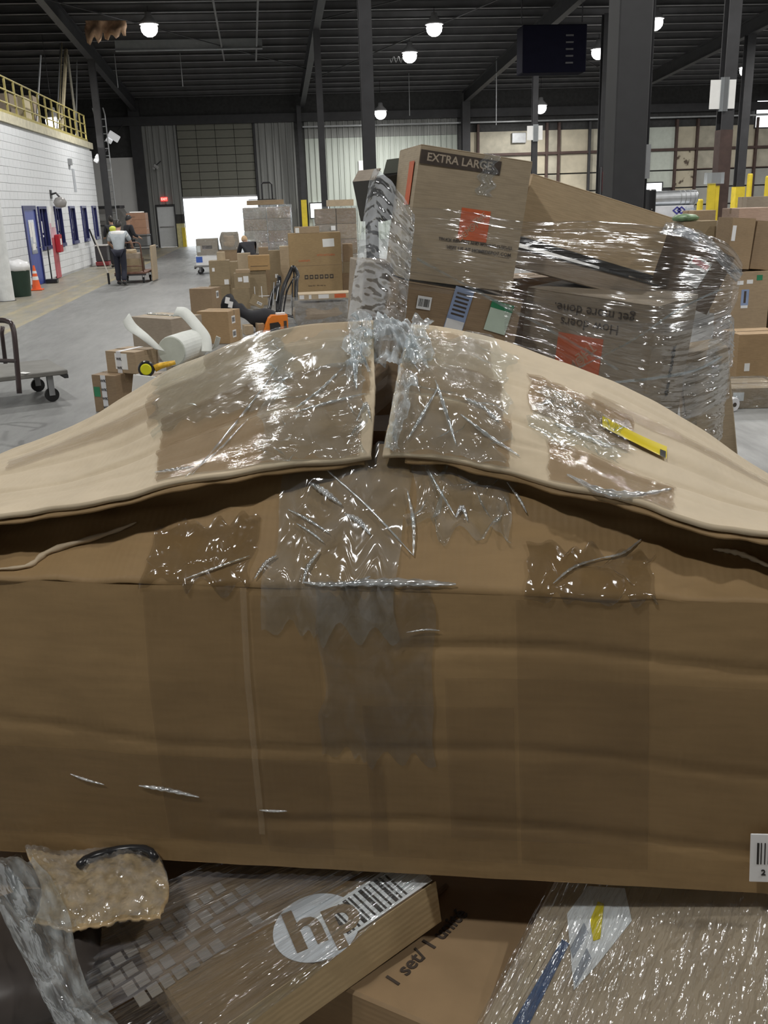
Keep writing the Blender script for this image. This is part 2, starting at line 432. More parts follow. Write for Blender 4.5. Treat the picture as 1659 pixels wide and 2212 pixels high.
# ------------------------------------------------------------------ office block wall (white painted blocks)
BLK = mat('white_block', (.74, .76, .78), .55, var=.05, scale=1.5, bump=.15, bscale=40)
BLKM = mat('white_mortar', (.62, .64, .66), .8, var=.08)
wl = MB()
wl.box(-6.75, -6.53, YB, 39.5, 0, 4.14)
wall_left = wl.obj('wall_left', BLKM); struct(wall_left, 'white painted block wall of the office')
openings = [(27.45, 28.95, 0, 2.12), (29.2, 30.22, .95, 2.1), (31.4, 32.36, .95, 2.1), (33.65, 34.55, .95, 2.1), (35.8, 36.7, .95, 2.1), (38.0, 38.75, .95, 2.1)]
blocks = []
bw, bh = .40, .20
for r_ in range(20):
    y = 25.0 - (bw / 2 if r_ % 2 else 0)
    z = .07 + r_ * bh + .004
    while y < 39.5:
        a, b_ = y, min(y + bw, 39.5)
        segs = [(a, b_)]
        for (o0, o1, p0, p1) in openings:
            if z + bh * .5 > p0 and z + bh * .5 < p1:
                ns = []
                for s0, s1 in segs:
                    if s1 <= o0 or s0 >= o1: ns.append((s0, s1))
                    else:
                        if s0 < o0: ns.append((s0, o0))
                        if s1 > o1: ns.append((o1, s1))
                segs = ns
        for s0, s1 in segs:
            if s1 - s0 > .05: blocks.append((s0, s1, z))
        y += bw
full_me = None; cnt = 0; rest = MB()
for (s0, s1, z) in sorted(blocks, key=lambda q: (q[0] // .8, q[2])):
    if cnt < 300:
        if abs(s1 - s0 - bw) < 1e-4:
            if full_me is None:
                full_me = MB().box(-.02, .02, .004, bw - .004, .004, bh - .004).mesh('block'); full_me.materials.append(BLK)
            link('block', full_me, wall_left, (XL - .02 + R.uniform(-.001, .001), s0, z))
        else: MB().box(-.02, .02, .004, s1 - s0 - .004, .004, bh - .004).obj('block', BLK, wall_left, loc=(XL - .02, s0, z))
        cnt += 1
    else: rest.box(XL - .04, XL, s0 + .004, s1 - .004, z + .004, z + bh - .004)
if rest.v:
    o = rest.obj('block_courses', BLK, wall_left); o['kind'] = 'stuff'
MB().box(XL - .04, XL - .002, YB, 24.79, 0, 4.1).obj('block_face', BLK, wall_left)
cap = MB().box(-6.85, -6.44, YB, 39.6, 4.14, 4.36).obj('trim_1', mat('cream_fascia', (.60, .56, .42), .6, var=.2)); struct(cap, 'dusty cream edge beam on top of the white block wall')
el = MB().box(-16, -6.53, 39.3, 39.5, 0, 4.14).obj('wall_office_end', BLK); struct(el, 'end wall of the white office block')
mz = MB().box(-16, -6.85, YB, 39.5, 4.14, 4.3).obj('floor_mezzanine', mat('mezz_deck', (.2, .19, .17), .8)); struct(mz, 'storage deck above the office block')
# blue door
NAVY = mat('navy_paint', (.018, .022, .11), .4); BLUED = mat('blue_paint', (.05, .075, .33), .4)
GLASSD = mat('dark_glass', (.006, .008, .03), .15); GLASSL = mat('reflecting_glass', (.55, .6, .66), .1)
d1 = empty('door_1', (XL, 27.45, 0)); struct(d1, 'blue steel office door with a tall narrow window')
MB().box(-.05, .03, 0, .1, 0, 2.12).box(-.05, .03, 1.4, 1.5, 0, 2.12).box(-.05, .03, .1, 1.4, 2.02, 2.12).obj('door_frame', NAVY, d1)
MB().box(-.06, .0, .1, 1.4, .01, 2.02).obj('door_leaf', BLUED, d1)
MB().box(-.01, .006, .45, 1.1, .85, 1.75).obj('pane', GLASSD, d1)
for (a, b_, c, d_) in ((.5, .72, 1.3, 1.7), (.75, 1.0, 1.15, 1.68), (.6, .95, .95, 1.12)): MB().box(.006, .009, a, b_, c, d_).obj('notice', PAPER, d1)
MB().tube([(.03, 1.3, 1.0), (.07, 1.3, 1.0), (.07, 1.18, 1.0)], .012).obj('handle', CHROME, d1)
for i, (a, b_) in enumerate([(29.2, 30.22), (31.4, 32.36), (33.65, 34.55), (35.8, 36.7), (38.0, 38.75)]):
    wn = empty('window_%d' % (i + 1), (XL, a, .95)); L = b_ - a
    struct(wn, ['office window beside the blue door', 'office window right of the red striped post', 'middle blue framed office window', 'fourth blue framed office window', 'blue framed office window at the wall end'][i])
    MB().box(-.03, .05, 0, .07, 0, 1.15).box(-.03, .05, L - .07, L, 0, 1.15).box(-.03, .05, .07, L - .07, 1.08, 1.15).box(-.03, .07, -.02, L + .02, -.05, .05).obj('window_frame', NAVY, wn)
    MB().box(-.035, -.02, .07, L - .07, .05, 1.08).obj('pane', GLASSD, wn)
    MB().box(-.02, .02, L * .5 - .02, L * .5 + .02, .05, 1.08).obj('mullion', NAVY, wn)
    for (z0, z1) in ((.42, .74), (.3, .36)): MB().box(-.018, -.01, .1 + R.uniform(0, .1), L * .45, z0, z1).obj('notice', PAPER, wn)
# ------------------------------------------------------------------ outer shell
DARKW = mat('dark_wall', (.10, .10, .10), .8)
o = MB().box(XR, XR + .3, YB, YF, 0, 11).obj('wall_right', DARKW); struct(o, 'far right warehouse wall')
o = MB().box(-16.3, -16, YB, YF, 0, 11).obj('wall_outer_left', DARKW); struct(o, 'warehouse wall behind the storage deck')
o = MB().box(-16.3, XR + .3, YB - .3, YB, 0, 11).obj('wall_back', mat('back_wall', (.3, .3, .29), .8)); struct(o, 'warehouse wall behind the camera')
# ------------------------------------------------------------------ far wall
SIDING = mat('siding_pale', (.50, .54, .49), .6, var=.12, scale=.8, stretch=(6, 1, .25))
SIDINGG = mat('siding_grey', (.26, .265, .255), .65, var=.25, scale=1.1, stretch=(6, 1, .3))
FWHITE = mat('far_white_blocks', (.80, .80, .79), .7, var=.06, scale=.7)
FDARK = mat('far_dark', (.05, .05, .05), .8, var=.3)
fw = MB()
fw.box(-16, -5.7, YF, YF + .3, 0, 8); fw.box(-5.7, -4.72, YF, YF + .3, 2.06, 8); fw.box(-4.72, -4.3, YF, YF + .3, 0, 8)
fw.box(-4.3, -.5, YF, YF + .3, 6.0, 8); fw.box(-.5, XR, YF, YF + .3, 0, 8)
wf = fw.obj('wall_far', FDARK); struct(wf, 'far wall of the warehouse')
MB().box(-16, -6.5, YF - .06, YF, 0, 4.4).obj('white_panel', FWHITE, wf)
MB().box(-6.55, -6.0, YF - .28, YF - .06, 0, 7).obj('buttress', STEEL, wf)
def ribbed(x0, x1, z0, z1, m, pitch=.3, name='siding_sheet'):
    n = max(1, round((x1 - x0) / .9)); L = (x1 - x0) / n
    prof = []
    k = max(1, round(L / pitch)); q = L / k
    for i in range(k): prof += [(i * q, 0), (i * q + q * .62, 0), (i * q + q * .70, .05), (i * q + q * .92, .05)]
    prof.append((L - .012, 0))
    v = []; f = []
    for (x, d) in prof: v += [(x, -d, 0), (x, -d, z1 - z0)]
    for i in range(len(prof) - 1): f.append((2 * i, 2 * i + 2, 2 * i + 3, 2 * i + 1))
    me = MB().add(v, f).mesh(name); me.materials.append(m)
    for i in range(n): link(name, me, wf, (x0 + i * L, YF - .03, z0))
ribbed(-6.0, -5.7, 0, 5.9, SIDINGG); ribbed(-5.7, -4.72, 2.1, 5.9, SIDINGG); ribbed(-4.72, -4.3, 1.6, 5.9, SIDINGG)
ribbed(-.45, 1.6, 0, 5.85, SIDINGG); ribbed(2.1, 10.0, 0, 5.05, SIDING)
ribbed(2.1, 10.0, 5.06, 5.85, SIDINGG)
# sectional dock door hanging half open
DOORP = mat('dock_door_panel', (.20, .20, .165), .6, var=.18, scale=1.5)
dd = empty('door_2', (-4.3, YF + .05, 2.44)); struct(dd, 'half raised sectional dock door')
pm = MB().cbox(.93, .05, .375, .02).mesh('panel'); pm.materials.append(DOORP)
for r_ in range(9):
    for c in range(4): link('panel', pm, dd, (.48 + c * .947, 0, r_ * .395))
MB().box(0, 3.8, .03, .06, 0, 3.56).obj('backing', FDARK, dd)
MB().box(0, 3.8, -.05, .04, -.09, 0).obj('bottom_bar', mat('door_bar', (.45, .45, .45), .5), dd)
MB().box(-.12, 0, -.1, .05, -2.44, 3.6).obj('track', STEEL, dd); MB().box(3.8, 3.92, -.1, .05, -2.44, 3.6).obj('track', STEEL, dd)
# pedestrian door
d3 = empty('door_3', (-5.7, YF, 0)); struct(d3, 'pale grey exit door beside the dock opening')
MB().box(0, .06, -.1, .1, 0, 2.06).box(.92, .98, -.1, .1, 0, 2.06).box(.06, .92, -.1, .1, 2.0, 2.06).obj('door_frame', STEEL, d3)
MB().box(.06, .92, -.03, .03, .01, 2.0).obj('door_leaf', mat('pale_door', (.66, .68, .69), .45, var=.06), d3)
MB().box(.14, .84, -.08, -.05, .98, 1.03).obj('push_bar', CHROME, d3)
ex = tag(MB().cbox(.34, .06, .2, .01).obj('exit_sign', mat('exit_red', (.8, .05, .04), .4, emit=(1, .06, .05), estr=1.4)), 'small lit red exit sign above the pale far door', 'exit sign')
ex.location = (-5.22, YF - .1, 2.26)
lettering('EXIT', .15, mat('exit_letters', (.9, .75, .7), .4, emit=(1, .6, .5), estr=1.5), ex, (0, -.032, .1), (PI / 2, 0, 0))
# right part of the far wall: insulated cream panels between brown steel posts and girts
CREAM = [mat('cream_panel_a', (.52, .47, .36), .75, var=.22, scale=1.2), mat('cream_panel_b', (.44, .41, .33), .75, var=.3, scale=1.6), mat('grey_panel', (.36, .36, .33), .7, var=.15, scale=1.3)]
def stained():
    m, nt, b = nodes_of('peeling_panel'); b.inputs['Roughness'].default_value = .8
    t = noise_tex(nt, 1.6, 5); r = ramp(nt, t.outputs['Fac'], [(.42, (.10, .075, .055)), (.47, (.50, .45, .34)), (.8, (.58, .53, .42))])
    nt.links.new(r.outputs[0], b.inputs['Base Color']); return m
PEEL = stained()
xs = [10.55, 11.05, 14.0, 14.7, 15.35, 17.0, 18.15, 20.1, 21.75, 22.9, 24.6, 26.2, 28.2, 30.4, 32.9]
rows = [(0.02, 1.15), (1.2, 2.05), (2.1, 2.95), (3.0, 3.95), (4.05, 5.15)]
for i in range(len(xs) - 1):
    for j, (z0, z1) in enumerate(rows):
        if 7 == i: m = mat('pale_dock_door', (.52, .56, .50), .6, var=.08)
        elif i == 8 and j in (2, 3): m = PEEL
        elif i in (9, 10, 11) and j < 3: m = CREAM[2]
        else: m = CREAM[(i * 3 + j * 2) % 2]
        if i == 7 and j in (1,): continue
        MB().box(xs[i] + .06, xs[i + 1] - .06, YF - .10 - .02 * (j % 2), YF, z0 + .01, z1 - .01).obj('wall_panel', m, wf)
for i, x in enumerate(xs): MB().box(x - .06, x + .06, YF - .28, YF - .05, 0, 5.5).obj('post', RUST if i not in (0, 5, 6) else STEEL, wf)
MB().box(10.5, XR, YF - .26, YF - .12, 3.95, 4.08).obj('girt', RUST, wf)
MB().box(21.9, XR, YF - .2, YF - .12, 2.98, 3.03).obj('girt', RUST, wf)
MB().box(-16, XR, YF - .35, YF - .05, 5.85, 6.25).obj('eave_beam', STEEL, wf)
MB().box(2.0, XR, YF - .5, YF - .35, 5.55, 5.62).obj('pipe_rail', GREYM, wf)
SKYW = mat('daylight_pane', (.9, .93, .95), .3, emit=(.95, .98, 1), estr=2.2)
def daylight(i, x0, x1, z0, z1, lab, bars=0):
    o = empty('window_%d' % i, (x0, YF - .14, z0)); struct(o, lab)
    MB().box(0, x1 - x0, -.02, .0, 0, z1 - z0).obj('pane', SKYW, o)
    W_, H_ = x1 - x0, z1 - z0
    MB().box(-.06, 0, -.05, .02, -.06, H_ + .06).box(W_, W_ + .06, -.05, .02, -.06, H_ + .06).box(0, W_, -.05, .02, -.06, 0).box(0, W_, -.05, .02, H_, H_ + .06).obj('window_frame', STEEL, o)
    for k in range(bars): MB().box(0, W_, -.05, -.02, H_ * (k + 1) / (bars + 1) - .03, H_ * (k + 1) / (bars + 1) + .03).obj('glazing_bar', STEEL, o)
daylight(6, 2.2, 3.15, 1.2, 1.9, 'bright dock window low on the pale ribbed wall')
daylight(7, 20.2, 21.1, 1.6, 2.35, 'bright dock window beside the wide dark column')
daylight(8, 26.1, 28.0, 5.0, 6.3, 'bright high window at the right edge', 1)
tag(MB().cbox(.42, .05, 1.15, .01).obj('notice_board', WHITE, loc=(5.0, YF - .12, 2.78)), 'tall white board on the pale ribbed far wall', 'board')
tag(MB().cbox(.75, .12, .5, .02).obj('wall_panel_box', GREYM, loc=(13.2, YF - .25, 4.55)), 'grey equipment panel high on the cream panelled wall', 'panel')
# ------------------------------------------------------------------ roof
DECK = mat('roof_deck', (.006, .006, .0065), .85, var=.3); PURL = mat('purlin_grey', (.16, .16, .165), .6, var=.2, scale=1.5)
rv = []
for (y, z) in ((YB - .3, zr(4) + 1.0), (4, zr(4) + 1.0), (YF + .3, zr(YF) + .95)): rv += [(-16.3, y, z), (XR + .3, y, z), (-16.3, y, z + .15), (XR + .3, y, z + .15)]
rf = []
for s_ in (0, 4): rf += [(s_, s_ + 1, s_ + 5, s_ + 4), (s_ + 2, s_ + 6, s_ + 7, s_ + 3), (s_, s_ + 4, s_ + 6, s_ + 2), (s_ + 1, s_ + 3, s_ + 7, s_ + 5)]
rf += [(0, 2, 3, 1), (8, 9, 11, 10)]
ceil = MB().add(rv, rf).obj('ceiling', DECK); struct(ceil, 'dark warehouse roof with purlins and rafters')
pu = MB().box(-16, XR, -.02, .0, .02, .26).box(-16, XR, -.14, .0, 0, .02).mesh('purlin'); pu.materials.append(PURL)
y = 28.0
while y < 51.5:
    link('purlin', pu, ceil, (0, y, zr(y) + .55)); y += 1.3
for x in (-14.5, -6.2, 2.05, 10.3, 18.5, 26.8):
    a = Vector((x, 4, zr(4))); b_ = Vector((x, YF - .3, zr(YF)))
    q = MB()
    for (wd, z0, z1) in ((.12, 0, .03), (.012, .03, .5), (.12, .5, .53)):
        q.add([a + Vector((-wd, 0, z0)), a + Vector((wd, 0, z0)), b_ + Vector((-wd, 0, z0)), b_ + Vector((wd, 0, z0)), a + Vector((-wd, 0, z1)), a + Vector((wd, 0, z1)), b_ + Vector((-wd, 0, z1)), b_ + Vector((wd, 0, z1))],
              [(0, 1, 3, 2), (4, 6, 7, 5), (0, 4, 5, 1), (2, 3, 7, 6), (0, 2, 6, 4), (1, 5, 7, 3)])
    q.obj('rafter', STEEL, ceil)
for (y, x0, x1) in ((39.5, -5.2, .2),):
    za, zb = atY(320, 108, y).z, atY(320, 86, y).z
    MB().box(x0, x1, y, y + .03, za, zb).box(x0, x1, y - .10, y + .12, za - .03, za).obj('girder', mat('girder_grey', (.22, .23, .235), .45, var=.1), ceil)
for i, (p, q) in enumerate((((460, 0), (484, 130)), ((557, 0), (553, 132)))):   # pipes along the roof slope
    def onroof(x, y):
        d = ray(x, y); t = (6.75 + .065 * 52 - CH) / (d.z + .065 * d.y); return CAMP + d * t
    MB().tube([onroof(*p) + (onroof(*p) - onroof(*q)) * .1, onroof(*q)], .035, 8).obj('roof_pipe', PURL, ceil)
for (x, yt, yb, Y) in ((255, 85, 190, 42), (395, 85, 187, 42), (330, 40, 84, 38), (1072, 160, 270, 44), (885, 150, 250, 47)):
    a = atY(x, yb, Y); MB().tube([a, Vector((a.x, Y, zr(Y) + .6))], .018, 6).obj('hanger_rod', GREYM, ceil)
for (X0, Y0, X1, Y1) in ((2.05, 36, 10.3, 28), (10.3, 28, 2.05, 47), (-6.2, 33, 2.05, 44), (10.3, 38, 18.5, 50)):
    MB().tube([(X0, Y0, zr(Y0) + .3), (X1, Y1, zr(Y1) + .3)], .02, 6).obj('brace_rod', STEEL, ceil)
# torn insulation hanging by the lamp at the upper left
INS = mat('torn_insulation', (.42, .27, .17), .9, var=.3, scale=5)
q = MB(); P = []
for i in range(9):
    row = []
    for j in range(17):
        px = 184 + 88 * j / 16; drop = (18 + 26 * abs(math.sin(j * .9)) * (1 - j / 22)) * i / 8
        c = atY(px, 44 + drop * 1.3, 34.6 + .25 * math.sin(j * .7 + i * .4)); row.append(c + Vector((0, .12 * math.sin(i * .8), 0)))
    P.append(row)
q.slab(P, .02); o = tag(q.obj('torn_insulation', INS, smooth=True), 'torn brown roof insulation hanging beside the ceiling lamp', 'insulation')
# ------------------------------------------------------------------ columns
def hcol(label, X, Y, wd, ztop, m=STEEL, guard=None, low=None):
    t = thing('steel_column', label, 'column', (X, Y, 0))
    f = wd * .5
    q = MB().box(-f, f, -f, -f + .03, .02, ztop).box(-f, f, f - .03, f, .02, ztop).box(-.012, .012, -f + .03, f - .03, .02, ztop)
    q.obj('shaft', m, t); MB().box(-f - .06, f + .06, -f - .06, f + .06, 0, .02).obj('base_plate', STEEL, t)
    if low: MB().box(-f - .004, f + .004, -f - .006, f + .006, .03, low).obj('painted_sleeve', RUST, t)
    if guard: MB().box(-f - .03, f + .03, -f - .03, f + .03, .02, guard).obj('guard', YELLOW, t)
    return t
hcol('dark steel column rising left of the wrapped pile', 2.07, 20, .24, zr(20))
hcol('slim dark steel column left of the nearer one, mid hall', 2.05, 36, .22, zr(36))
hcol('steel column with yellow guard against the far wall by the dock door', 1.85, 51.4, .22, zr(51), guard=2.1)
hcol('steel column against the far wall behind the tall carton', 10.3, 51.3, .4, zr(51))
hcol('dark column at the far end of the white office wall', -6.2, 40.0, .24, zr(40))
sc1 = hcol('slim rusty column carrying a white sign, right of the tall carton', 10.3, 38, .2, zr(38))
sc2 = hcol('dark column with yellow wrapped guard and white sign, far right', 10.3, 21.9, .28, zr(22), low=3.2)
hcol('tall dark column with yellow foot at the right edge', 18.5, 37.7, .32, zr(37.7), guard=2.0)
t = thing('box_column', 'very wide dark grey square column behind the wrapped pile', 'column', (4.46, 12.2, 0))
MB().cbox(.41, .41, zr(12), .015, .02).obj('shaft', mat('column_grey', (.032, .032, .034), .55, var=.1), t)
MB().cbox(.6, .6, .02, .004).obj('base_plate', STEEL, t)
MB().tube([(.27, -.02, .03), (.27, -.02, zr(12))], .03, 8).obj('conduit', BLACKM, t); MB().box(.19, .30, -.1, .06, 2.1, 2.5).obj('switch_box', GREYM, t)
# white signs taped round two columns
def wsign(label, X, Y, z, wd, h):
    t = thing('column_sign', label, 'sign', (X, Y - .17, z))
    MB().box(-wd / 2, -wd * .1, -.01, .01, 0, h).obj('board', PAPER, t); MB().box(wd * .22, wd / 2, -.01, .01, 0, h).obj('board', PAPER, t)
    MB().box(-wd * .1, wd * .22, -.03, .03, -.05, h + .05).obj('wrapping', film('film_sign', .3, (3, 3, 1), 1.0), t)
    return t
a = atY(1560, 235, 21.7); b_ = atY(1560, 172, 21.7); wsign('white sign wrapped in film high on the far right column', a.x, 21.9, a.z, .58, b_.z - a.z)
a = atY(1157, 302, 37.7); b_ = atY(1157, 271, 37.7); wsign('small white sign high on the slim rusty column', a.x, 38, a.z, .6, b_.z - a.z)
# yellow plastic guard on the right column
t = thing('column_guard', 'folded yellow plastic guard strapped to the far right column', 'guard', (9.97, 21.55, 0))
a = atY(1549, 395, 21.5)
MB().box(-.12, .04, -.05, .03, 0, a.z).obj('guard_sheet', YELLOW, t); MB().box(.05, .15, -.02, .05, 0, a.z - .06).obj('guard_sheet', YELLOW, t)
MB().box(-.18, .22, -.07, .09, a.z - .02, a.z + .22).obj('film_wrapping', film('film_sign'), t)
MB().box(-.18, .06, -.065, -.045, .98, 1.03).obj('strap', mat('dark_yellow', (.35, .26, .03), .5), t)
# ------------------------------------------------------------------ ceiling lamps
BULB = mat('lamp_glow', (1, 1, 1), .4, emit=(1.0, .985, .95), estr=9)
HOUS = mat('lamp_housing', (.45, .45, .46), .4, .4)
hm = MB().lathe([(.06, .48), (.10, .46), (.12, .34), (.30, .16), (.32, .10), (.30, .10), (.10, .3), (.02, .3)], 20).mesh('reflector', True); hm.materials.append(HOUS)
bm_ = MB().lathe([(.01, -.27), (.10, -.255), (.19, -.20), (.255, -.11), (.275, 0), (.255, .09), (.2, .14), (.01, .2)], 20).mesh('lens', True); bm_.materials.append(BULB)
def lamp(label, X, Y, z, group=None, energy=1.0):
    t = thing('high_bay_lamp', label, 'lamp', (X, Y, z), 0, group)
    link('reflector', hm, t); link('lens', bm_, t)
    MB().tube([(0, 0, .42), (0, 0, max(.5, zr(Y) + .6 - z))], .012, 6).obj('hanger', STEEL, t)
    ld = bpy.data.lights.new('lamp_light', 'AREA'); ld.shape = 'DISK'; ld.size = .5; ld.energy = LAMP_W * energy; ld.color = (1, .98, .945)
    lo = bpy.data.objects.new('lamp_light', ld); COL.objects.link(lo); lo.parent = t; lo.location = (0, 0, -.29)
    return t
def roofpt(x, y, off):
    d = ray(x, y); t = (6.5 + off + .065 * 52 - CH) / (d.z + .065 * d.y); return CAMP + d * t
for (x, y, lab) in ((322, 57, 'glowing ceiling lamp beside the torn insulation, upper left'), (938, 57, 'nearest glowing ceiling lamp above the wrapped pile'),
                    (885, 117, 'glowing ceiling lamp below the nearest one, with loose wires'), (1415, 45, 'glowing ceiling lamp right of the wide column'), (1293, 110, 'glowing ceiling lamp left of the wide column')):
    p = roofpt(x, y, 0); lamp(lab, p.x, p.y, p.z - .05)
for (x, y, lab) in ((822, 245, 'low glowing lamp by the far wall, left of the tall carton'), (1168, 233, 'low glowing lamp by the far wall, above the white column sign')):
    p = atY(x, y, 48.5); lamp(lab, p.x, p.y, p.z)
for Y in (26, 17, 8, -2):
    for X in (-3.5, 6.0, 13.6): lamp('high-bay ceiling lamp hanging over the near half of the hall', X, Y, zr(Y) - .1, 'lamps over the near half of the hall')
for (X, Y) in ((21.5, 17), (21.5, 26), (21.5, 36), (21.5, 44), (29, 30), (29, 44), (21.5, 8)): lamp('high-bay ceiling lamp over the right bays out of the picture', X, Y, zr(Y) - .1, 'lamps over the right bays')
p = atX(115, 262, -7.6)
lamp('bare lamp shining behind the yellow railing on the deck', p.x, p.y, p.z, energy=.35)
q = MB()
q.tube([roofpt(885 - 42 + 42 * k / 20, 128 + 7 * math.sin(k * 1.3), -.1) for k in range(21)], .012, 5)
tag(q.obj('loose_wires', GREYM), 'loose curled wires hanging beside a ceiling lamp', 'wires')
# hanging heater units
t = thing('unit_heater', 'large dark blue heater unit hung from the roof', 'heater', atY(1190, 160, 33))
HEAT = mat('heater_navy', (.006, .006, .012), .9, spec=.05)
MB().cbox(2.1, .8, 1.4, .03).obj('casing', HEAT, t)
for k in range(5): MB().box(.35, .60, -.43, -.39, .25 + k * .2, .30 + k * .2).obj('louvre', STEEL, t)
for sx in (-1, 1): MB().tube([(sx * 1.0, 0, 1.5), (sx * 1.0, 0, 2.6)], .02, 6).obj('hanger', STEEL, t)
# ================================================================== big carton in the foreground
BO = Vector((.077, 1.042, 1.10)); BAX = Vector((.963, -.27, 0)).normalized(); BAY = Vector((.27, .963, 0)).normalized()
BM = Matrix((BAX, BAY, Vector((0, 0, 1)))).transposed().to_4x4(); BM.translation = BO
BMI = BM.inverted()
def bl(x, y, t): return BMI @ onP(x, y, BO + BAY * t, BAY)
big = thing('cardboard_box', 'huge taped carton in the foreground, flaps bulging up into a ridge', 'box', M=BM)
KB = kraft('kraft_foreground_shade', (.315, .207, .098), rib='X', var=.10, dirt=.18)  # shaded copy of the flap kraft: the front's warm shade is in the colour
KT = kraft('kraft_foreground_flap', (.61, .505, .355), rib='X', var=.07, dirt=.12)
def nz(x, y, z, s, a): return noise.noise(Vector((x, y, z)) * s) * a
def front_pt(a, c):
    """a 0..1 across, c 0..1 up the front face (slightly crushed)"""
    x = -.66 + 1.28 * a + (1 - c) * (-.02 + .05 * a)
    z0 = -.012 + .038 * a; z = z0 + (.41 - z0) * c
    y = -.012 * math.sin(PI * c) * math.sin(PI * a) + nz(x, 1, z, 5, .008) * math.sin(PI * min(1, c * 3) / 2) + nz(x, 4, z, 14, .0025)
    for (cz, dep, x0) in ((.335, .0045, .05), (.20, .003, -.7), (.09, .004, -.2)):
        if x > x0: y += dep * math.exp(-((z - cz - .01 * math.sin(x * 9)) / .006) ** 2)
    return Vector((x, y, z))
NX, NZ = 90, 60
Pf = [[front_pt(i / NX, c / NZ) for i in range(NX + 1)] for c in range(NZ + 1)]
b = MB().grid(Pf)
BLc, BRc = Vector((-.76, .5, .0)), Vector((.58, .5, .02))
n0 = len(b.v)
b.uv = None
c00, c10 = Pf[0][0], Pf[0][-1]; c01, c11 = Pf[-1][0], Pf[-1][-1]
b.add([c00, c10, c01, c11, BLc, BRc, BLc + Vector((0, 0, .41)), BRc + Vector((0, 0, .39))], [(4, 0, 2, 6), (1, 5, 7, 3), (5, 4, 6, 7), (0, 4, 5, 1)])
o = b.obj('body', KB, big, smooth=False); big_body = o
for p in list(o.data.polygons)[:NX * NZ]: p.use_smooth = True
# flaps
hingeL = [Vector((-.69, .0, .43)), Vector((-.70, .17, .43)), Vector((-.73, .33, .43)), Vector((-.76, .52, .42))]
LF = [bl(-130, 1128, .02), bl(0, 1112, .03), bl(200, 1082, .04), bl(400, 1040, .06), bl(600, 1008, .08), bl(800, 985, .10)]
LM = [bl(-130, 1090, .17), bl(0, 1065, .17), bl(200, 1026, .17), bl(400, 955, .17), bl(600, 885, .17), bl(808, 850, .17)]
LB = [bl(-130, 1035, .5), bl(0, 980, .5), bl(200, 897, .5), bl(400, 782, .5), bl(600, 715, .5), bl(806, 692, .5)]
LC = [(LM[i] * .52 + LB[i] * .48) + Vector((0, 0, .006)) for i in range(6)]
LP = [[hingeL[0]] + LF, [hingeL[1]] + LM, [hingeL[2]] + LC, [hingeL[3]] + LB]
RF = [bl(826, 985, .1), bl(1000, 997, .1), bl(1200, 1038, .08), bl(1400, 1092, .05), bl(1600, 1140, .03), bl(1750, 1172, .02)]
RM = [bl(852, 850, .17), bl(1010, 878, .17), bl(1200, 942, .17), bl(1400, 1030, .17), bl(1600, 1095, .17), bl(1750, 1130, .17)]
RB = [bl(888, 700, .5), bl(1000, 716, .5), bl(1200, 772, .5), bl(1400, 860, .5), bl(1600, 985, .5), bl(1750, 1075, .5)]
RC = [(RM[i] * .52 + RB[i] * .48) + Vector((0, 0, .006)) for i in range(6)]
hingeR = [Vector((.63, .0, .43)), Vector((.62, .17, .425)), Vector((.61, .33, .42)), Vector((.60, .52, .415))]
RP = [RF + [hingeR[0]], RM + [hingeR[1]], RC + [hingeR[2]], RB + [hingeR[3]]]
def fpt(P, u, v, off=0.0, wr=0.0, ws=20):
    p = surf(P, u, v); p.z += nz(p.x, p.y, 0, 7, .006) + nz(p.x * 1.0, p.y * 2.5, 3, 16, .0022)
    if v < .02: p.y += nz(p.x, 0, 7, 26, .006)
    sg = 1 if P is RP else -1
    for (v0, sl, dep, wd) in ((.345, .03, .006, .016), (.60, -.10, .0045, .014), (.20, .05, .003, .010), (.80, .06, .003, .012)):
        p.z -= dep * math.exp(-((v - v0 - sl * u - .02 * math.sin(u * 9 + v0 * 20)) / wd) ** 2)
    p.z += .003 * math.sin(p.x * 46) * math.exp(-((v - .08) / .07) ** 2)
    if off or wr:
        e = .004; du = surf(P, min(u + e, 1), v) - surf(P, max(u - e, 0), v); dv = surf(P, u, min(v + e, 1)) - surf(P, u, max(v - e, 0))
        n = du.cross(dv)
        if n.length > 1e-12:
            n.normalize(); n = -n if n.z < 0 else n
            p = p + n * (off + (abs(noise.noise(Vector((u * 3, v * 1.5, 0)) * ws)) * wr if wr else 0))
    return p
def fgrid(P, u0, u1, v0, v1, nu, nv, off=0.0, wr=0.0, ws=20, edge=0.0):
    def e(a, s): return edge * (noise.noise(Vector((a * 3.1, s * 7.3, u0 * 9 + v0 * 5))) + .6 * noise.noise(Vector((a * 9.7, s * 3.3, u1 * 9))))
    out = []
    for i in range(nv + 1):
        row = []
        for j in range(nu + 1):
            a, c = j / nu, i / nv
            ua, ub = u0 + e(c, 1) * .6, u1 + e(c, 2) * .6; va, vb = v0 + e(a, 3) * 1.5, v1 + e(a, 4) * 1.5
            row.append(fpt(P, min(1, max(0, ua + (ub - ua) * a)), min(1, max(0, va + (vb - va) * c)), off, wr, ws))
        out.append(row)
    return out
UPZ = Vector((0, 0, 1))
SURF = []
for P in (LP, RP):
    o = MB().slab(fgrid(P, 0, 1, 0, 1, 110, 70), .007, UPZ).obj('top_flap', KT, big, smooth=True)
    fixn(o.data); SURF.append(o)
# second ply under each front edge (torn liner)
for P, u0, u1 in ((LP, .1, .98), (RP, .06, .95)):
    q = fgrid(P, u0, u1, 0.0, .2, 60, 6, -.008)
    for j in range(61): q[0][j].y += -.004 + nz(j * .3, 2, 0, 1.0, .008); q[0][j].z -= .003
    MB().slab(q, .003, UPZ).obj('liner_ply', KB, big, smooth=True)
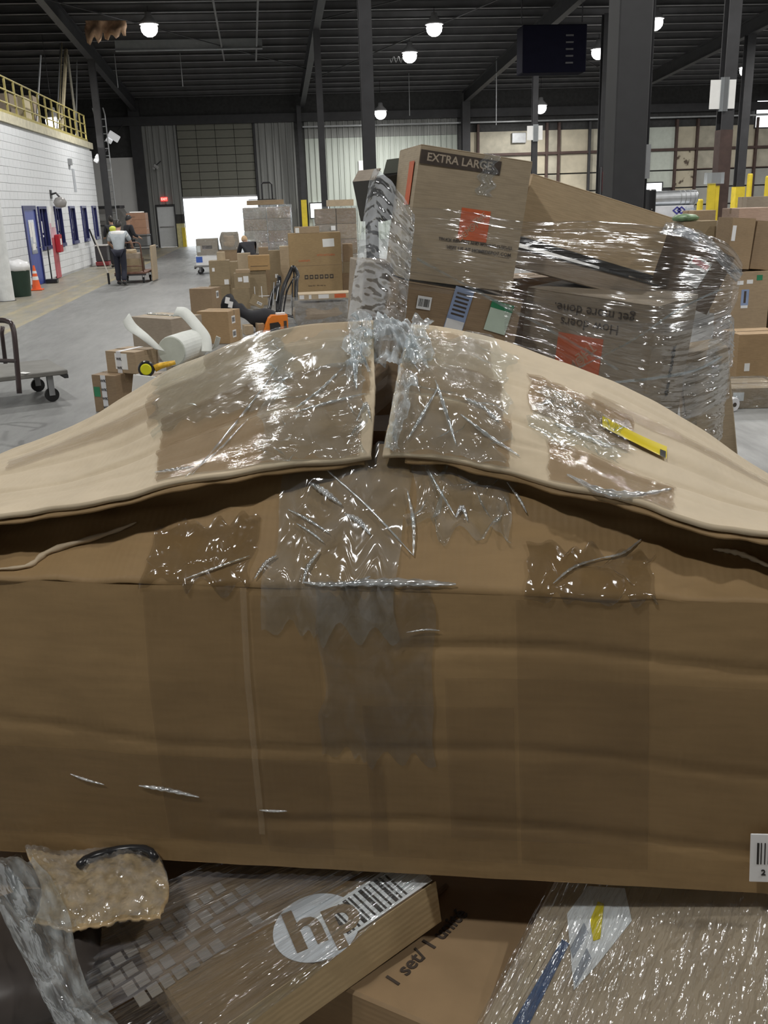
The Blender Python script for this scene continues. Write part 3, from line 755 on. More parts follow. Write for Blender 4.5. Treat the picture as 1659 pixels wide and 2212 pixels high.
# front flap leaning up under them
def ff(x, v):
    z1 = .558 - .22 * abs(x - .01); t1 = .13
    p = Vector((x, v * t1, .41 + (z1 - .41) * v))
    return p + Vector((0, nz(x, v, 2, 6, .006) * v + .006 * math.exp(-((v - .62) / .05) ** 2) * (x > .1), nz(x, v, 5, 6, .008) * v + .003 * math.sin(x * 60) * math.exp(-((abs(x) - .36) / .08) ** 2)))
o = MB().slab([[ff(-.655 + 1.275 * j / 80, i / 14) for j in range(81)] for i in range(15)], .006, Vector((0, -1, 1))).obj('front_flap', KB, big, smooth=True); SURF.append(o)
# packed carton seen in the slot between the flaps
MB().box(-.10, .10, .165, .46, .2, .565).obj('inner_carton', INNER, big)
MB().slab([[Vector((-.05 + .11 * j / 6 - .03 * i / 8, .115 + .33 * i / 8, .50 + .105 * (i / 8) ** .6 + nz(j, i, 0, .7, .006))) for j in range(7)] for i in range(9)], .006, UPZ).obj('inner_flap', kraft('kraft_inner_flap', (.34, .235, .14)), big)
kraft('kraft_inner_dark', (.22, .145, .085))
# packing tape over the flaps
TP1 = tape_mat('tape_brown_gloss', (.30, .195, .10), .50, .10, (2, 7, 1), .35, 1.0)
TP2 = tape_mat('tape_thin', (.36, .255, .15), .30, .10, (2, 6, 1), .35, 1.0)
for P, strips in ((LP, [(.625, .99, .33, .56, TP1), (.60, .985, .55, .80, TP2), (.615, .97, .03, .325, TP1), (.70, .985, .80, .97, TP2), (.35, .62, .60, .74, TP2)]),
                  (RP, [(.01, .235, .34, .60, TP1), (.01, .22, .60, .90, TP2), (.02, .25, .02, .33, TP1), (.285, .47, .45, .70, TP1), (.32, .545, .02, .30, TP1), (.40, .80, .68, .76, TP2)])):
    for (u0, u1, v0, v1, m) in strips:
        MB().grid(fgrid(P, u0, u1, v0, v1, 40, 14, .0022, .0012, 9, .012)).obj('tape', m, big, smooth=True)
FH = film('film_ridge_gloss', .03, (2, 9, 1), 1.0, .15, dist=.006, coverage=.16)
MB().grid(fgrid(LP, .62, .86, .42, .96, 50, 30, .005, .004, 4, .06)).obj('ridge_film', FH, big, smooth=True)
MB().grid(fgrid(RP, .30, .46, .30, .60, 40, 20, .005, .004, 4, .06)).obj('ridge_film', FH, big, smooth=True)
# yellow sticker on the right flap
q = MB().grid(fgrid(RP, .415, .53, .52, .585, 20, 6, .0046)); q.obj('yellow_sticker', YELLOWP, big, smooth=True)
q = MB().grid(fgrid(RP, .518, .528, .525, .555, 4, 3, .0052)); q.obj('sticker_mark', BLACKP, big, smooth=True)
# wrinkled stretch film bunched along the ridge
FC = film('film_crumpled', .09, (2.2, 4, 1), 1.0, .12, dist=.022, coverage=.08)
FCB = film('film_bunched', .34, (3, 8, 1), 1.0, .12, dist=.010, coverage=.16, hazecol=(.72, .78, .82))
FS = film('film_streaked', .03, (2, 16, 1), 1.0, .12, dist=.006, coverage=.12)
MB().grid(fgrid(LP, .82, 1, .0, .80, 50, 50, .006, .020, 5, .085)).obj('ridge_film', FC, big, smooth=True)
MB().grid(fgrid(RP, 0, .24, .0, .86, 50, 50, .006, .020, 5, .085)).obj('ridge_film', FC, big, smooth=True)
MB().grid(fgrid(LP, .94, 1, .42, 1, 16, 40, .008, .026, 8, .05)).obj('ridge_film', FCB, big, smooth=True)
MB().grid(fgrid(RP, .0, .09, .5, 1, 16, 40, .008, .026, 8, .05)).obj('ridge_film', FCB, big, smooth=True)
MB().grid(fgrid(RP, .0, .05, .0, .42, 14, 40, .008, .022, 9, .03)).obj('ridge_film', FCB, big, smooth=True)
q = []
for i in range(33):
    row = []
    for j in range(41):
        a, c = j / 40, i / 32
        p = bl(790 + 108 * a + 8 * math.sin(c * 5), 765 - 90 * c + 10 * (a - .5) ** 2 * 4, .29 + .20 * c)
        nn = noise.turbulence(Vector((a * 4, c * 4, 1)), 3, False); p.y -= .035 * nn; p.z += .022 * (nn - .5) + .02 * math.sin(PI * a) * math.sin(PI * c)
        row.append(p)
    q.append(row)
MB().grid(q).obj('bunched_film', film('film_lump', .62, (3, 6, 1), 1.0, .14, dist=.010, coverage=.2, hazecol=(.74, .80, .84)), big, smooth=True)
# film and tape on the leaning front flap and over the crease
def fsheet(name, m, x0, x1, v0, v1, wr, ws=9, off=.003, drop=0.0, nu=44, nv=30, ew=.012):
    P = []
    for i in range(nv + 1):
        row = []
        for j in range(nu + 1):
            a, c = j / nu, i / nv
            x = x0 + (x1 - x0) * a + nz(a, c, x0, 3, ew); v = v0 + (v1 - v0) * c + nz(c, a * 3, x1, 3, ew * 9)
            if v >= 0: p = ff(x, min(v, 1)); n = Vector((0, -.76, .65))
            else:
                z = .41 + v * .2; p = front_pt((x + .66) / 1.28, max(0, (z + .01) / .42)); n = Vector((0, -1, .1))
            p = p + n * (off + wr * abs(noise.noise(Vector((x * ws * 2.2, v * ws * .4, wr * 99)))))
            row.append(p)
        P.append(row)
    return MB().grid(P).obj(name, m, big, smooth=True)
FT = film('film_tape_patch', .02, (3.2, 2.2, 1), 1.0, .12, tint=(.80, .78, .72), dist=.014, coverage=.07)
fsheet('tape_patch', FT, -.275, -.135, -.02, .55, .006)
fsheet('film_patch', FC, -.12, .045, -.28, 1.0, .010, ew=.018)
fsheet('film_patch', FC, .05, .18, .42, 1.0, .012, ew=.022)
fsheet('tape_patch', FT, .195, .345, -.02, .42, .005)
FD = film('film_dim', .03, (5, 10, 1), .7, .12, tint=(.84, .84, .82), dist=.004, coverage=.05)
fsheet('film_patch', FD, -.055, .085, -1.15, .02, .003, ew=.016)
TF = tape_mat('tape_front', (.17, .11, .055), .20, .14, (2, 5, 1), .18, 1.0)
TFV = tape_mat('tape_front_vertical', (.17, .11, .055), .15, .2, (3, 2, 1), .12, 1.0)
def face_strip(x0, x1, z0, z1, m, off=.0016, nu=24, nv=30):
    MB().grid([[front_pt((x0 + (x1 - x0) * j / nu + .66) / 1.28, (z0 + (z1 - z0) * i / nv + .01) / .42) + Vector((0, -off, 0)) for j in range(nu + 1)] for i in range(nv + 1)]).obj('tape', m, big, smooth=True)
face_strip(-.27, -.145, .03, .405, TFV); face_strip(.185, .335, .02, .405, TFV, .002); face_strip(.0, .18, .02, .26, TFV, .0024)
face_strip(-.60, .02, .03, .17, TF, .003); face_strip(.10, .60, .06, .30, TFV, .0031); face_strip(-.135, -.05, .02, .40, TFV, .0036)
face_strip(-.146, -.138, .05, .41, tape_mat('tape_edge', (.4, .30, .19), .35, .1), .0042)
# film strands, pulled creases and specular streaks put in as pale strands
bpy.context.view_layer.update()
FSTR = film('film_strand_glint', .26, (2, 3, 1), .3, .18, dist=.002, coverage=.40, fres=.4, hazecol=(.85, .86, .86))
def strand(si, pts, r, m=FSTR, name='film_strand_glint'):
    T = [Vector((p[0], p[1], 0)) for p in pts]; out = []; n_ = 26; ob = SURF[si]
    for i in range(n_ + 1):
        q = cat_rom(T, i / n_); ok, loc_, nn, _ = ob.ray_cast(BMI @ CAMP, (BMI.to_3x3() @ ray(q.x, q.y)).normalized())
        if ok: out.append(loc_ - (BMI.to_3x3() @ ray(q.x, q.y)).normalized() * (.004 + r * .5))
    if len(out) < 5: return
    k_ = len(out) - 1
    q = MB().tube(out, [r * (.25 + .9 * math.sin(PI * i / k_) * (1 + .3 * math.sin(i * 1.9))) for i in range(k_ + 1)], 6)
    q.uv = [(v.x * 20, v.z * 20) for v in q.v]; q.obj(name, m, big, smooth=True)
SURF.append(big_body)
for pts, r in (([(622, 1100), (665, 1122), (712, 1152)], .0018), ([(668, 1042), (700, 1062), (738, 1090)], .0035), ([(640, 1130), (672, 1150), (700, 1172)], .0015), ([(745, 1110), (775, 1125), (800, 1155)], .003),
               ([(690, 1002), (790, 1090), (893, 1200)], .0014), ([(880, 1060), (893, 1130), (893, 1200)], .0022), ([(925, 1014), (950, 1060), (985, 1118)], .0016), ([(985, 1118), (998, 1095), (1010, 1125)], .0025),
               ([(1095, 1042), (1120, 1075), (1138, 1108)], .0016), ([(655, 1258), (665, 1225), (690, 1190)], .0025), ([(655, 1258), (700, 1262), (760, 1260), (800, 1245)], .003), ([(400, 1250), (470, 1225), (540, 1200)], .0014),
               ([(550, 1250), (575, 1215), (598, 1200)], .0022), ([(1195, 1260), (1240, 1225), (1300, 1205)], .0016), ([(1300, 1205), (1345, 1195), (1385, 1165)], .0016), ([(740, 1262), (850, 1258), (985, 1262)], .0045)): strand(2, pts, r)
for pts, r in (([(415, 1025), (480, 950), (560, 850), (600, 790)], .0016), ([(400, 1030), (470, 975), (540, 900)], .0012), ([(640, 880), (690, 845), (740, 795)], .0024), ([(640, 890), (710, 870), (790, 850)], .002), ([(755, 720), (765, 780), (770, 840)], .003),
               ([(770, 910), (790, 872), (800, 905)], .002), ([(335, 1020), (380, 1016), (420, 1008)], .003)): strand(0, pts, r)
for pts, r in (([(1003, 860), (1040, 880), (1078, 912)], .0035), ([(995, 895), (1060, 945), (1122, 985)], .0022), ([(940, 820), (960, 880), (985, 960)], .0022), ([(880, 950), (910, 900), (945, 840)], .002),
               ([(1225, 1025), (1300, 1062), (1380, 1070), (1450, 1056)], .0045), ([(1200, 915), (1250, 940), (1320, 965)], .0035)): strand(1, pts, r)
for pts, r in (([(152, 1672), (185, 1684), (225, 1695)], .0016), ([(300, 1697), (360, 1706), (430, 1722)], .0026), ([(560, 1750), (590, 1752), (620, 1752)], .0016), ([(878, 1366), (920, 1360), (950, 1362)], .001)): strand(3, pts, r)  # shine streaks on the front face, put in as whitish strands
KE = kraft('kraft_torn_edge', (.56, .45, .31))
strand(2, [(-20, 1230), (60, 1222), (110, 1190), (240, 1150), (295, 1128)], .0035, KE, 'torn_paper_edge'); strand(2, [(1540, 1186), (1600, 1196), (1680, 1232)], .003, KE, 'torn_paper_edge')
# white barcode label on the right end
q = MB()
c = BMI @ onP(1640, 1828, BO, BAY)
lab = MB().cbox(.075, .002, .068, .0008).obj('label', WHITE, big, loc=(c.x + .025, -.020, c.z - .034), rot=(0, -.06, 0))
b = MB()
for k in range(14): b.box(-.030 + k * .0042, -.030 + k * .0042 + (.0012 if k % 3 else .0024), -.0016, -.0009, .026, .056)
b.obj('barcode', BLACKP, lab); lettering('2', .011, BLACKP, lab, (-.022, -.0014, .014), (PI / 2, 0, 0))
# ================================================================== cartons under it
def flat_carton(label, A, B, wdt, h, side, k, far=.0, **kw):
    """lying carton: edge from near point B to far point A on its top; body extends to the side"""
    ay = (A - B); L = ay.length + far; ay.normalize(); az = Vector((0, 0, 1)); az = (az - ay * az.dot(ay)).normalized(); ax = ay.cross(az)
    o = B + ay * L / 2 + ax * (wdt / 2) * side - az * h
    M = Matrix((ax, ay, az)).transposed().to_4x4(); M.translation = o
    return carton(label, None, (wdt, L, h), M=M, k=k, **kw), (wdt, L, h)
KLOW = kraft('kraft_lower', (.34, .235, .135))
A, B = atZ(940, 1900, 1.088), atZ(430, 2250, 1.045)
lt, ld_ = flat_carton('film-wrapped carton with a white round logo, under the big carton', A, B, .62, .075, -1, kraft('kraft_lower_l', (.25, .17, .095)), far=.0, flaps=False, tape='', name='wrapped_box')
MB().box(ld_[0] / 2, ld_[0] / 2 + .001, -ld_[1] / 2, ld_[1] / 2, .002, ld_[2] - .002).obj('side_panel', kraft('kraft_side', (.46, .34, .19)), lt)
def on_top(parent, px, py, z=.002):
    """local point of a lying carton's top under a pixel"""
    Mi = parent.matrix_world.inverted(); n = parent.matrix_world.to_3x3() @ Vector((0, 0, 1))
    p = onP(px, py, parent.matrix_world @ Vector((0, 0, parent['top'])), n); q = Mi @ p; q.z = parent['top'] + z; return q
bpy.context.view_layer.update()
c = on_top(lt, 695, 2015)
LOGO = mat('logo_white', (.70, .71, .74), .5)
n = 40
disc = MB().add([(.056 * math.cos(2 * PI * k / n), .056 * math.sin(2 * PI * k / n), 0) for k in range(n)] + [(.056 * math.cos(2 * PI * k / n), .056 * math.sin(2 * PI * k / n), .0006) for k in range(n)],
                [tuple(range(n, 2 * n))] + [(k, (k + 1) % n, (k + 1) % n + n, k + n) for k in range(n)])
lg = disc.obj('logo', LOGO, lt, loc=(min(c.x, ld_[0] / 2 - .045), c.y, ld_[2] + .0005))
lettering('hp', .095, kraft('kraft_lower_l', (.25, .17, .095)), lg, (0, .01, .0014), (0, 0, PI * .42), bold=.03)
sk = MB().box(-.03, .03, -.075, .075, 0, .0008).obj('shipping_label', WHITE, lt, loc=(ld_[0] / 2 - .031, on_top(lt, 855, 1985).y, ld_[2] + .0006))
b = MB()
for k in range(12): b.box(-.024, .026, -.06 + k * .0085, -.06 + k * .0085 + (.003 if k % 3 else .0055), .0008, .0014)
b.obj('barcode', BLACKP, sk)
PALEP = mat('pale_print', (.30, .26, .22), .6)
for r_ in range(4):         # rows of pale printed blocks seen through the film
    q = MB()
    for k in range(13):
        if R.random() < .3: continue
        c = on_top(lt, 175 + r_ * 26 + k * 27, 2130 + r_ * 22 - k * 19, .0015)
        q.box(c.x - .010, c.x + .010, c.y - .007, c.y + .007, c.z - .001, c.z)
    q.obj('printed_blocks', PALEP, lt)
# centre carton
A, B = atZ(1225, 1890, 1.000), atZ(1035, 2260, .985)
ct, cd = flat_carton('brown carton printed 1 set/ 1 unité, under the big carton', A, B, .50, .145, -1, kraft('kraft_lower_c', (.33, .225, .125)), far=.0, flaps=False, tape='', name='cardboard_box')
bpy.context.view_layer.update()
c = on_top(ct, 925, 2045); e = on_top(ct, 987, 1983) - c
lettering('1 set/ 1 unit\u00e9', .030, DARKP, ct, (c.x, c.y, cd[2] + .001), (0, 0, math.atan2(e.y, e.x)), bold=.015)
c0, c1 = on_top(ct, 690, 2160), on_top(ct, 965, 1915)
MB().tube([c0, c1], .004, 6).obj('crease', kraft('kraft_inner_dark'), ct)
# right carton, wrapped, with parcel label
A, B = atZ(1195, 1905, 1.06), atZ(1010, 2260, .975)
rt, rd = flat_carton('film-wrapped pale carton with parcel label and blue stripe, under the big carton', A, B, .55, .06, 1, kraft('kraft_lower_r', (.47, .37, .26)), far=.1, flaps=False, tape='', name='wrapped_box')
bpy.context.view_layer.update()
def patch(parent, pts, m, name, z):
    v = [on_top(parent, *p, z) for p in pts]; n = len(v)
    return MB().add(v + [p + Vector((0, 0, .0007)) for p in v], [tuple(range(n, 2 * n))] + [(k, (k + 1) % n, (k + 1) % n + n, k + n) for k in range(n)]).obj(name, m, parent)
sl = patch(rt, [(1225, 1975), (1240, 2140), (1290, 2085), (1365, 1990), (1350, 1920), (1270, 1915)], WHITE, 'parcel_label', .0008)
patch(rt, [(1275, 1990), (1282, 2035), (1297, 2030), (1305, 1955), (1292, 1950)], YELLOWP, 'yellow_sticker', .0022)
for (a, b_, c, d_) in ((1232, 2050, 1262, 1995), (1238, 2110, 1268, 2050)): patch(rt, [(a, b_), (a + 6, b_ + 22), (c + 10, d_ + 22), (c, d_)], mat('grey_print', (.32, .34, .38), .6), 'barcode', .0018)
patch(rt, [(1085, 2250), (1125, 2250), (1230, 2040), (1215, 2030)], mat('blue_tape', (.06, .10, .20), .3), 'blue_stripe', .0009)
for i, (x0, dx) in enumerate(((1060, 0), (1075, 0))): patch(rt, [(x0 - 15, 2250), (x0 + 2, 2250), (x0 + 150, 1990), (x0 + 142, 1985)], K[2], 'corner_fold', .0006 + .0002 * i)
# film sheets over the lower cartons (parts of the wrapped cartons)
FW = film('film_lower', .04, (5, 16, 1), 1.0, .14, dist=.014, coverage=.16, hazecol=(.62, .60, .60))
def over(parent, pts, m, name, nu, nv, z=.006, wr=.006, ws=6):
    """film laid over a lying carton between four pixel corners (a,b along u; then d,c)"""
    A_, B_, C_, D_ = [on_top(parent, *p) for p in pts]; P = []
    for i in range(nv + 1):
        row = []
        for j in range(nu + 1):
            a, c = j / nu, i / nv
            p = (A_ * (1 - a) + B_ * a) * (1 - c) + (D_ * (1 - a) + C_ * a) * c
            p = p + Vector((0, 0, z + wr * abs(noise.noise(Vector((a * ws * .4, c * ws * 3, z * 99))))))
            row.append(p)
        P.append(row)
    return MB().grid(P).obj(name, m, parent, smooth=True)
over(lt, [(150, 2250), (800, 1895), (940, 1900), (520, 2250)], FW, 'film_wrap', 60, 50, .006, .008, 7)
over(lt, [(-60, 2100), (520, 1850), (800, 1895), (150, 2250)], film('film_lower_dense', .10, (2.0, 16, 1), 1.0, .15, dist=.018, coverage=.40, hazecol=(.62, .60, .62)), 'film_wrap', 60, 50, .009, .012, 6)
over(rt, [(1010, 2260), (1195, 1905), (1420, 1900), (1300, 2260)], FW, 'film_wrap', 50, 40, .006, .006, 7)
over(rt, [(1300, 2260), (1420, 1900), (1800, 1905), (1800, 2260)], FW, 'film_wrap', 50, 40, .007, .007, 7)
# grey plastic bag edge at the lower left with a bubble-wrapped parcel
q = []
for i in range(41):
    row = []
    for j in range(25):
        a, c = j / 24, i / 40
        px = -60 + 200 * c + (130 + 20 * math.sin(c * 7)) * a; py = 1850 + 400 * c
        p = atZ(px, py, 1.125 - .02 * c + .02 * math.sin(a * PI)); p.z += .014 * noise.turbulence(Vector((a * 3, c * 6, 2)), 3, False); row.append(p)
    q.append(row)
o = MB().grid(q).obj('plastic_bag', film('film_bag', .30, (5, 8, 1), 1.0, .14, dist=.012, coverage=.15, hazecol=(.62, .66, .66)), smooth=True)
tag(o, 'rumpled translucent plastic bag band at the lower left corner', 'plastic bag')
t = thing('bubble_parcel', 'bubble-wrapped tan parcel with black loop, lower left under the big carton', 'parcel', atZ(170, 1900, 1.092))
Pb = []
for i in range(41):
    row = []
    for j in range(61):
        a, c = j / 60, i / 40
        p = atZ(70 + 275 * a + 20 * math.sin(c * 4), 1995 - 160 * c + 12 * math.sin(a * 5), 1.105)
        bub = max(0, math.sin(a * 60) * math.sin(c * 40 + (int(a * 60 / PI) % 2) * 1.57)); p.z += .010 * math.sin(PI * a) * math.sin(PI * c) + .003 * bub + nz(a, c, 0, 5, .006)
        row.append(p - t.location)
    Pb.append(row)
MB().slab(Pb, .004, UPZ).obj('wrap_body', mat('tan_bubble', (.46, .33, .18), .18, var=.45, scale=55), t, smooth=True)
MB().grid([[p + Vector((0, 0, .006 + .006 * abs(noise.noise(Vector((i * .2, j * .15, 3)))))) for j, p in enumerate(row)] for i, row in enumerate(Pb)]).obj('film_wrap', film('film_bubble', .16, (7, 5, 1), 1.0, .13, dist=.012, coverage=.22, hazecol=(.55, .55, .55)), t, smooth=True)
MB().tube([(.055 + .05 * math.cos(a * .35 + .2), -.01 + .035 * math.sin(a * .35 + .2), .024 + .002 * math.sin(a)) for a in range(0, 9)], .006, 8).obj('black_loop', BLACKM, t, smooth=True)
MB().tube([(-.085, .03, .02), (-.08, -.0, .025), (-.07, -.03, .02)], [.008, .014, .007], 8).obj('black_loop', BLACKM, t, smooth=True)
t = thing('dark_parcel', 'dark film-covered parcel in the lower left corner', 'parcel', atZ(40, 2140, 1.0))
me = MB().lathe([(.02, 0), (.1, .01), (.12, .05), (.09, .085), (.02, .09)], 20)
for v in me.v: v += Vector((nz(v.x, v.y, v.z, 12, .02), nz(v.y, v.z, v.x, 12, .02), nz(v.z, v.x, v.y, 12, .012)))
me.obj('body', mat('dark_parcel', (.06, .05, .045), .3, var=.4, scale=8), t, smooth=True)
# stacked load carrying them, and its pallet
PAL = mat('pallet_wood', (.36, .26, .16), .8, var=.25, scale=4, stretch=(1, 8, 1))
def pallet(label, X, Y, rz, wd=1.2, dp=1.0):
    t = thing('pallet', label, 'pallet', (X, Y, 0), rz)
    for k in range(3): MB().box(-wd / 2, wd / 2, -dp / 2 + k * (dp - .1) / 2, -dp / 2 + k * (dp - .1) / 2 + .1, .02, .11).obj('stringer', PAL, t)
    for k in range(6): MB().box(-wd / 2 + k * (wd - .14) / 5, -wd / 2 + k * (wd - .14) / 5 + .14, -dp / 2, dp / 2, .11, .13).obj('deck_board', PAL, t)
    for k in range(3): MB().box(-wd / 2 + k * (wd - .14) / 2, -wd / 2 + k * (wd - .14) / 2 + .14, -dp / 2, dp / 2, 0, .02).obj('bottom_board', PAL, t)
    return t
pallet('wooden pallet under the foreground load', .15, 1.28, -.27, 1.3, .95)
carton('large carton at the bottom left of the foreground load', (-.38, 1.42, .13), (.42, .84, .86), -.27, 1)
carton('large carton at the bottom right of the foreground load', (.38, 1.2, .13), (.74, .84, .72), -.27, 0)
carton('carton in the middle tier below the big foreground carton', (.72, 1.40, .852), (.34, .34, .236), -.27, 3)
# ================================================================== film-wrapped pile behind
PF = mat('pile_gap_shade', (.03, .026, .022), .6)  # near-black tone for painted shade between the pile's cartons
p1, d1_ = carton_quad('tall tilted moving carton printed EXTRA LARGE with an orange square', (910, 311), (1151, 349), (870, 601), 4.2, .06, .46, k=kraft('kraft_moving', (.42, .34, .235)), tape='', flaps=True, bulge=.006)
MB().box(-d1_[0] / 2 + .003, d1_[0] * .22, -d1_[1] / 2 - .0065, -d1_[1] / 2 - .001, d1_[2] - .075, d1_[2] - .02).obj('printed_band', DARKP, p1)
write_on(p1, d1_, 'f', -.15, .415, 'EXTRA LARGE', .045, mat('band_letters', (.42, .35, .27), .6), sx=1.0, bold=.02, off=.0068)
os_ = MB().box(-.065, .065, -.002, .002, -.065, .065).obj('orange_square', ORANGEP, p1, loc=(.03, -d1_[1] / 2 - .0055, d1_[2] * .47))
for i, (s, dy) in enumerate((('THE', .03), ('HOME', 0), ('DEPOT', -.03))): lettering(s, .034, mat('orange_letters', (.55, .30, .18), .6), os_, (dy * .7, -.0028, dy), (PI / 2, -.75, 0), bold=.01)
write_on(p1, d1_, 'f', .10, -.165, 'TRUCK RENTALS AND MOVING SUPPLIES', .018, DARKP, off=.007); write_on(p1, d1_, 'f', .14, -.22, 'VISIT US AT HOMEDEPOT.COM', .021, DARKP, off=.007)
MB().box(-.001, .0, -.05, .05, -.09, .09).obj('side_print', ORANGEP, p1, loc=(-d1_[0] / 2 - .007, -.12, d1_[2] * .72))
q = MB().grid([[Vector((.02 + .07 * j / 20 + .012 * math.sin(i * .8), -d1_[1] / 2 - .008 - .006 * abs(noise.noise(Vector((i * .5, j * .6, 3)))), d1_[2] + .004 - .17 * i / 24)) for j in range(21)] for i in range(25)])
q.obj('tape', film('film_tape_white', .14, (4, 5, 1), 1.0, .13, dist=.012, coverage=.2), p1, smooth=True)
p2, d2_ = carton_quad('plain tan carton tilted to the right, beside the EXTRA LARGE carton', (1152, 375), (1453, 470), (1121, 510), 4.45, .05, .45, k=kraft('kraft_plain', (.55, .42, .265)), tape='', bulge=.005)
MB().box(-d2_[0] / 2, d2_[0] / 2, -d2_[1] / 2 - .003, -d2_[1] / 2 + .01, -.028, .002).obj('gap_shade', PF, p2)  # dark strip painting the shaded gap below this carton
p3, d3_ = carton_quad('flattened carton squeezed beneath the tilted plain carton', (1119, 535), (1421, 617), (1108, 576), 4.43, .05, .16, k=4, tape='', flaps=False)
MB().box(-d3_[0] / 2 - .002, d3_[0] / 2 + .002, -d3_[1] / 2 - .004, d3_[1] / 2, d3_[2] - .004, d3_[2] + .003).obj('shade_cover', PF, p3)  # near-black cover: shade of the gap painted onto this carton's top
p4, d4_ = carton_quad('upside-down printed carton with a red-orange square, lower right of the wrapped pile', (1140, 620), (1424, 662), (1110, 905), 4.42, -.72, .55, k=kraft('kraft_grey_print', (.36, .30, .225)), tape='', bulge=.006)
sq = MB().box(-.11, .11, -.002, .002, -.12, .12).obj('orange_square', ORANGEP, p4, loc=(-.02, -d4_[1] / 2 - .008, d4_[2] * .53))
for i, (s, dy) in enumerate((('THE', .05), ('HOME', 0), ('DEPOT', -.05))): lettering(s, .058, mat('orange_letters'), sq, (dy * .7, -.0028, dy), (PI / 2, PI - .75, 0), bold=.01)
write_on(p4, d4_, 'f', .02, .30, 'How doers', .062, DARKP, spin=PI, bold=0.0, off=.009); write_on(p4, d4_, 'f', .04, .395, 'get more done.', .062, DARKP, spin=PI, bold=.0, off=.009)
write_on(p4, d4_, 'r', .02, -.02, 'de stock', .07, BLACKP, spin=PI / 2, bold=.02, off=.009)
p5, d5_ = carton_quad('brown labelled carton under the EXTRA LARGE carton', (866, 606), (1129, 650), (858, 800), 4.12, .03, .5, k=1, tape='', bulge=.004)
s_ = sticker(p5, d5_, 'f', -.29, .30, .062, .055, WHITE, 'bars', name='barcode_label', off=.006)
s_ = sticker(p5, d5_, 'f', -.005, .27, .085, .20, BLUEP, 'plain', -.12, name='shipping_label', off=.006); MB().box(-.04, .04, -.098, -.04, .0008, .0014).obj('label_panel', WHITE, s_)
b = MB()
for k in range(6): b.box(-.03, .03, -.02 + k * .018, -.012 + k * .018, .0008, .0014)
b.obj('barcode', DARKP, s_)
s_ = sticker(p5, d5_, 'f', .33, .27, .10, .13, mat('mint_label', (.52, .62, .52), .5), 'plain', -.12, name='shipping_label', off=.006); MB().box(-.052, .052, .035, .067, .0008, .0014).obj('label_band', GREENP, s_)
p6, d6_ = carton_quad('carton behind hanging film at the left side of the wrapped pile', (786, 566), (872, 570), (775, 800), 4.45, .06, .45, k=4, tape='', flaps=False)
p7, d7_ = carton_quad('dark film-covered carton with a red and white label, right of the pile', (1432, 492), (1588, 556), (1414, 634), 4.62, -.25, .38, k=kraft('kraft_dark', (.20, .145, .10)), tape='', bulge=.006)
s_ = sticker(p7, d7_, 'f', .12, .06, .10, .13, WHITE, 'plain', -.12, name='shipping_label', off=.010); MB().box(-.0425, .0425, .03, .056, .0008, .0014).obj('label_band', REDP, s_)
lettering('Liquid', .014, DARKP, s_, (-.015, -.03, .001), (0, 0, 0)); lettering('HANDLE WITH CARE', .008, DARKP, s_, (0, .01, .001), (0, 0, 0))
# open dark carton at the pile's upper left
c = atY(836, 470, 4.80)
t = thing('open_box', 'dark open carton with raised flap at the top left of the pile', 'box', c, .25)
t.rotation_euler = (0, -.18, .25)
wv, dv, hv = .17, .30, .19
q = MB()
for (x0, x1, y0, y1) in ((-wv / 2, -wv / 2 + .006, -dv / 2, dv / 2), (wv / 2 - .006, wv / 2, -dv / 2, dv / 2), (-wv / 2, wv / 2, -dv / 2, -dv / 2 + .006), (-wv / 2, wv / 2, dv / 2 - .006, dv / 2)): q.box(x0, x1, y0, y1, 0, hv)
q.box(-wv / 2, wv / 2, -dv / 2, dv / 2, 0, .006); q.obj('body', mat('dark_carton', (.035, .032, .025), .7, var=.3), t)
MB().box(-.006, 0, -dv / 2, dv / 2, 0, .07).obj('flap', mat('dark_flap', (.05, .055, .035), .7), t, loc=(wv / 2, 0, hv), rot=(0, .5, 0))
MB().box(0, .006, -dv / 2, dv / 2, 0, .06).obj('flap', K[4], t, loc=(-wv / 2, 0, hv), rot=(0, .75, 0))
# lower tier and pallet
bpy.context.view_layer.update()
carton('large carton low in the wrapped pile, left', (.68, 4.53, .13), (.80, .70, 1.0), .03, 0, flaps=True)
carton('large carton low in the wrapped pile, right', (1.62, 4.40, .13), (.62, .6, .74), -.72, 3, flaps=True)
carton('carton behind the upside-down printed carton', (1.52, 5.28, .13), (.5, .34, 1.4), .05, 1)
carton('carton backing the pile behind the EXTRA LARGE carton', (.84, 5.15, .13), (.7, .34, 1.5), .05, 4)
pallet('wooden pallet under the wrapped pile', 1.35, 4.65, .02, 2.3, 1.7)
o, dd_ = carton_quad('narrow film-wrapped carton standing at the pile\'s right corner', (1466, 765), (1572, 748), (1450, 1197), 4.55, -.3, .3, k=2, tape='', flaps=False)
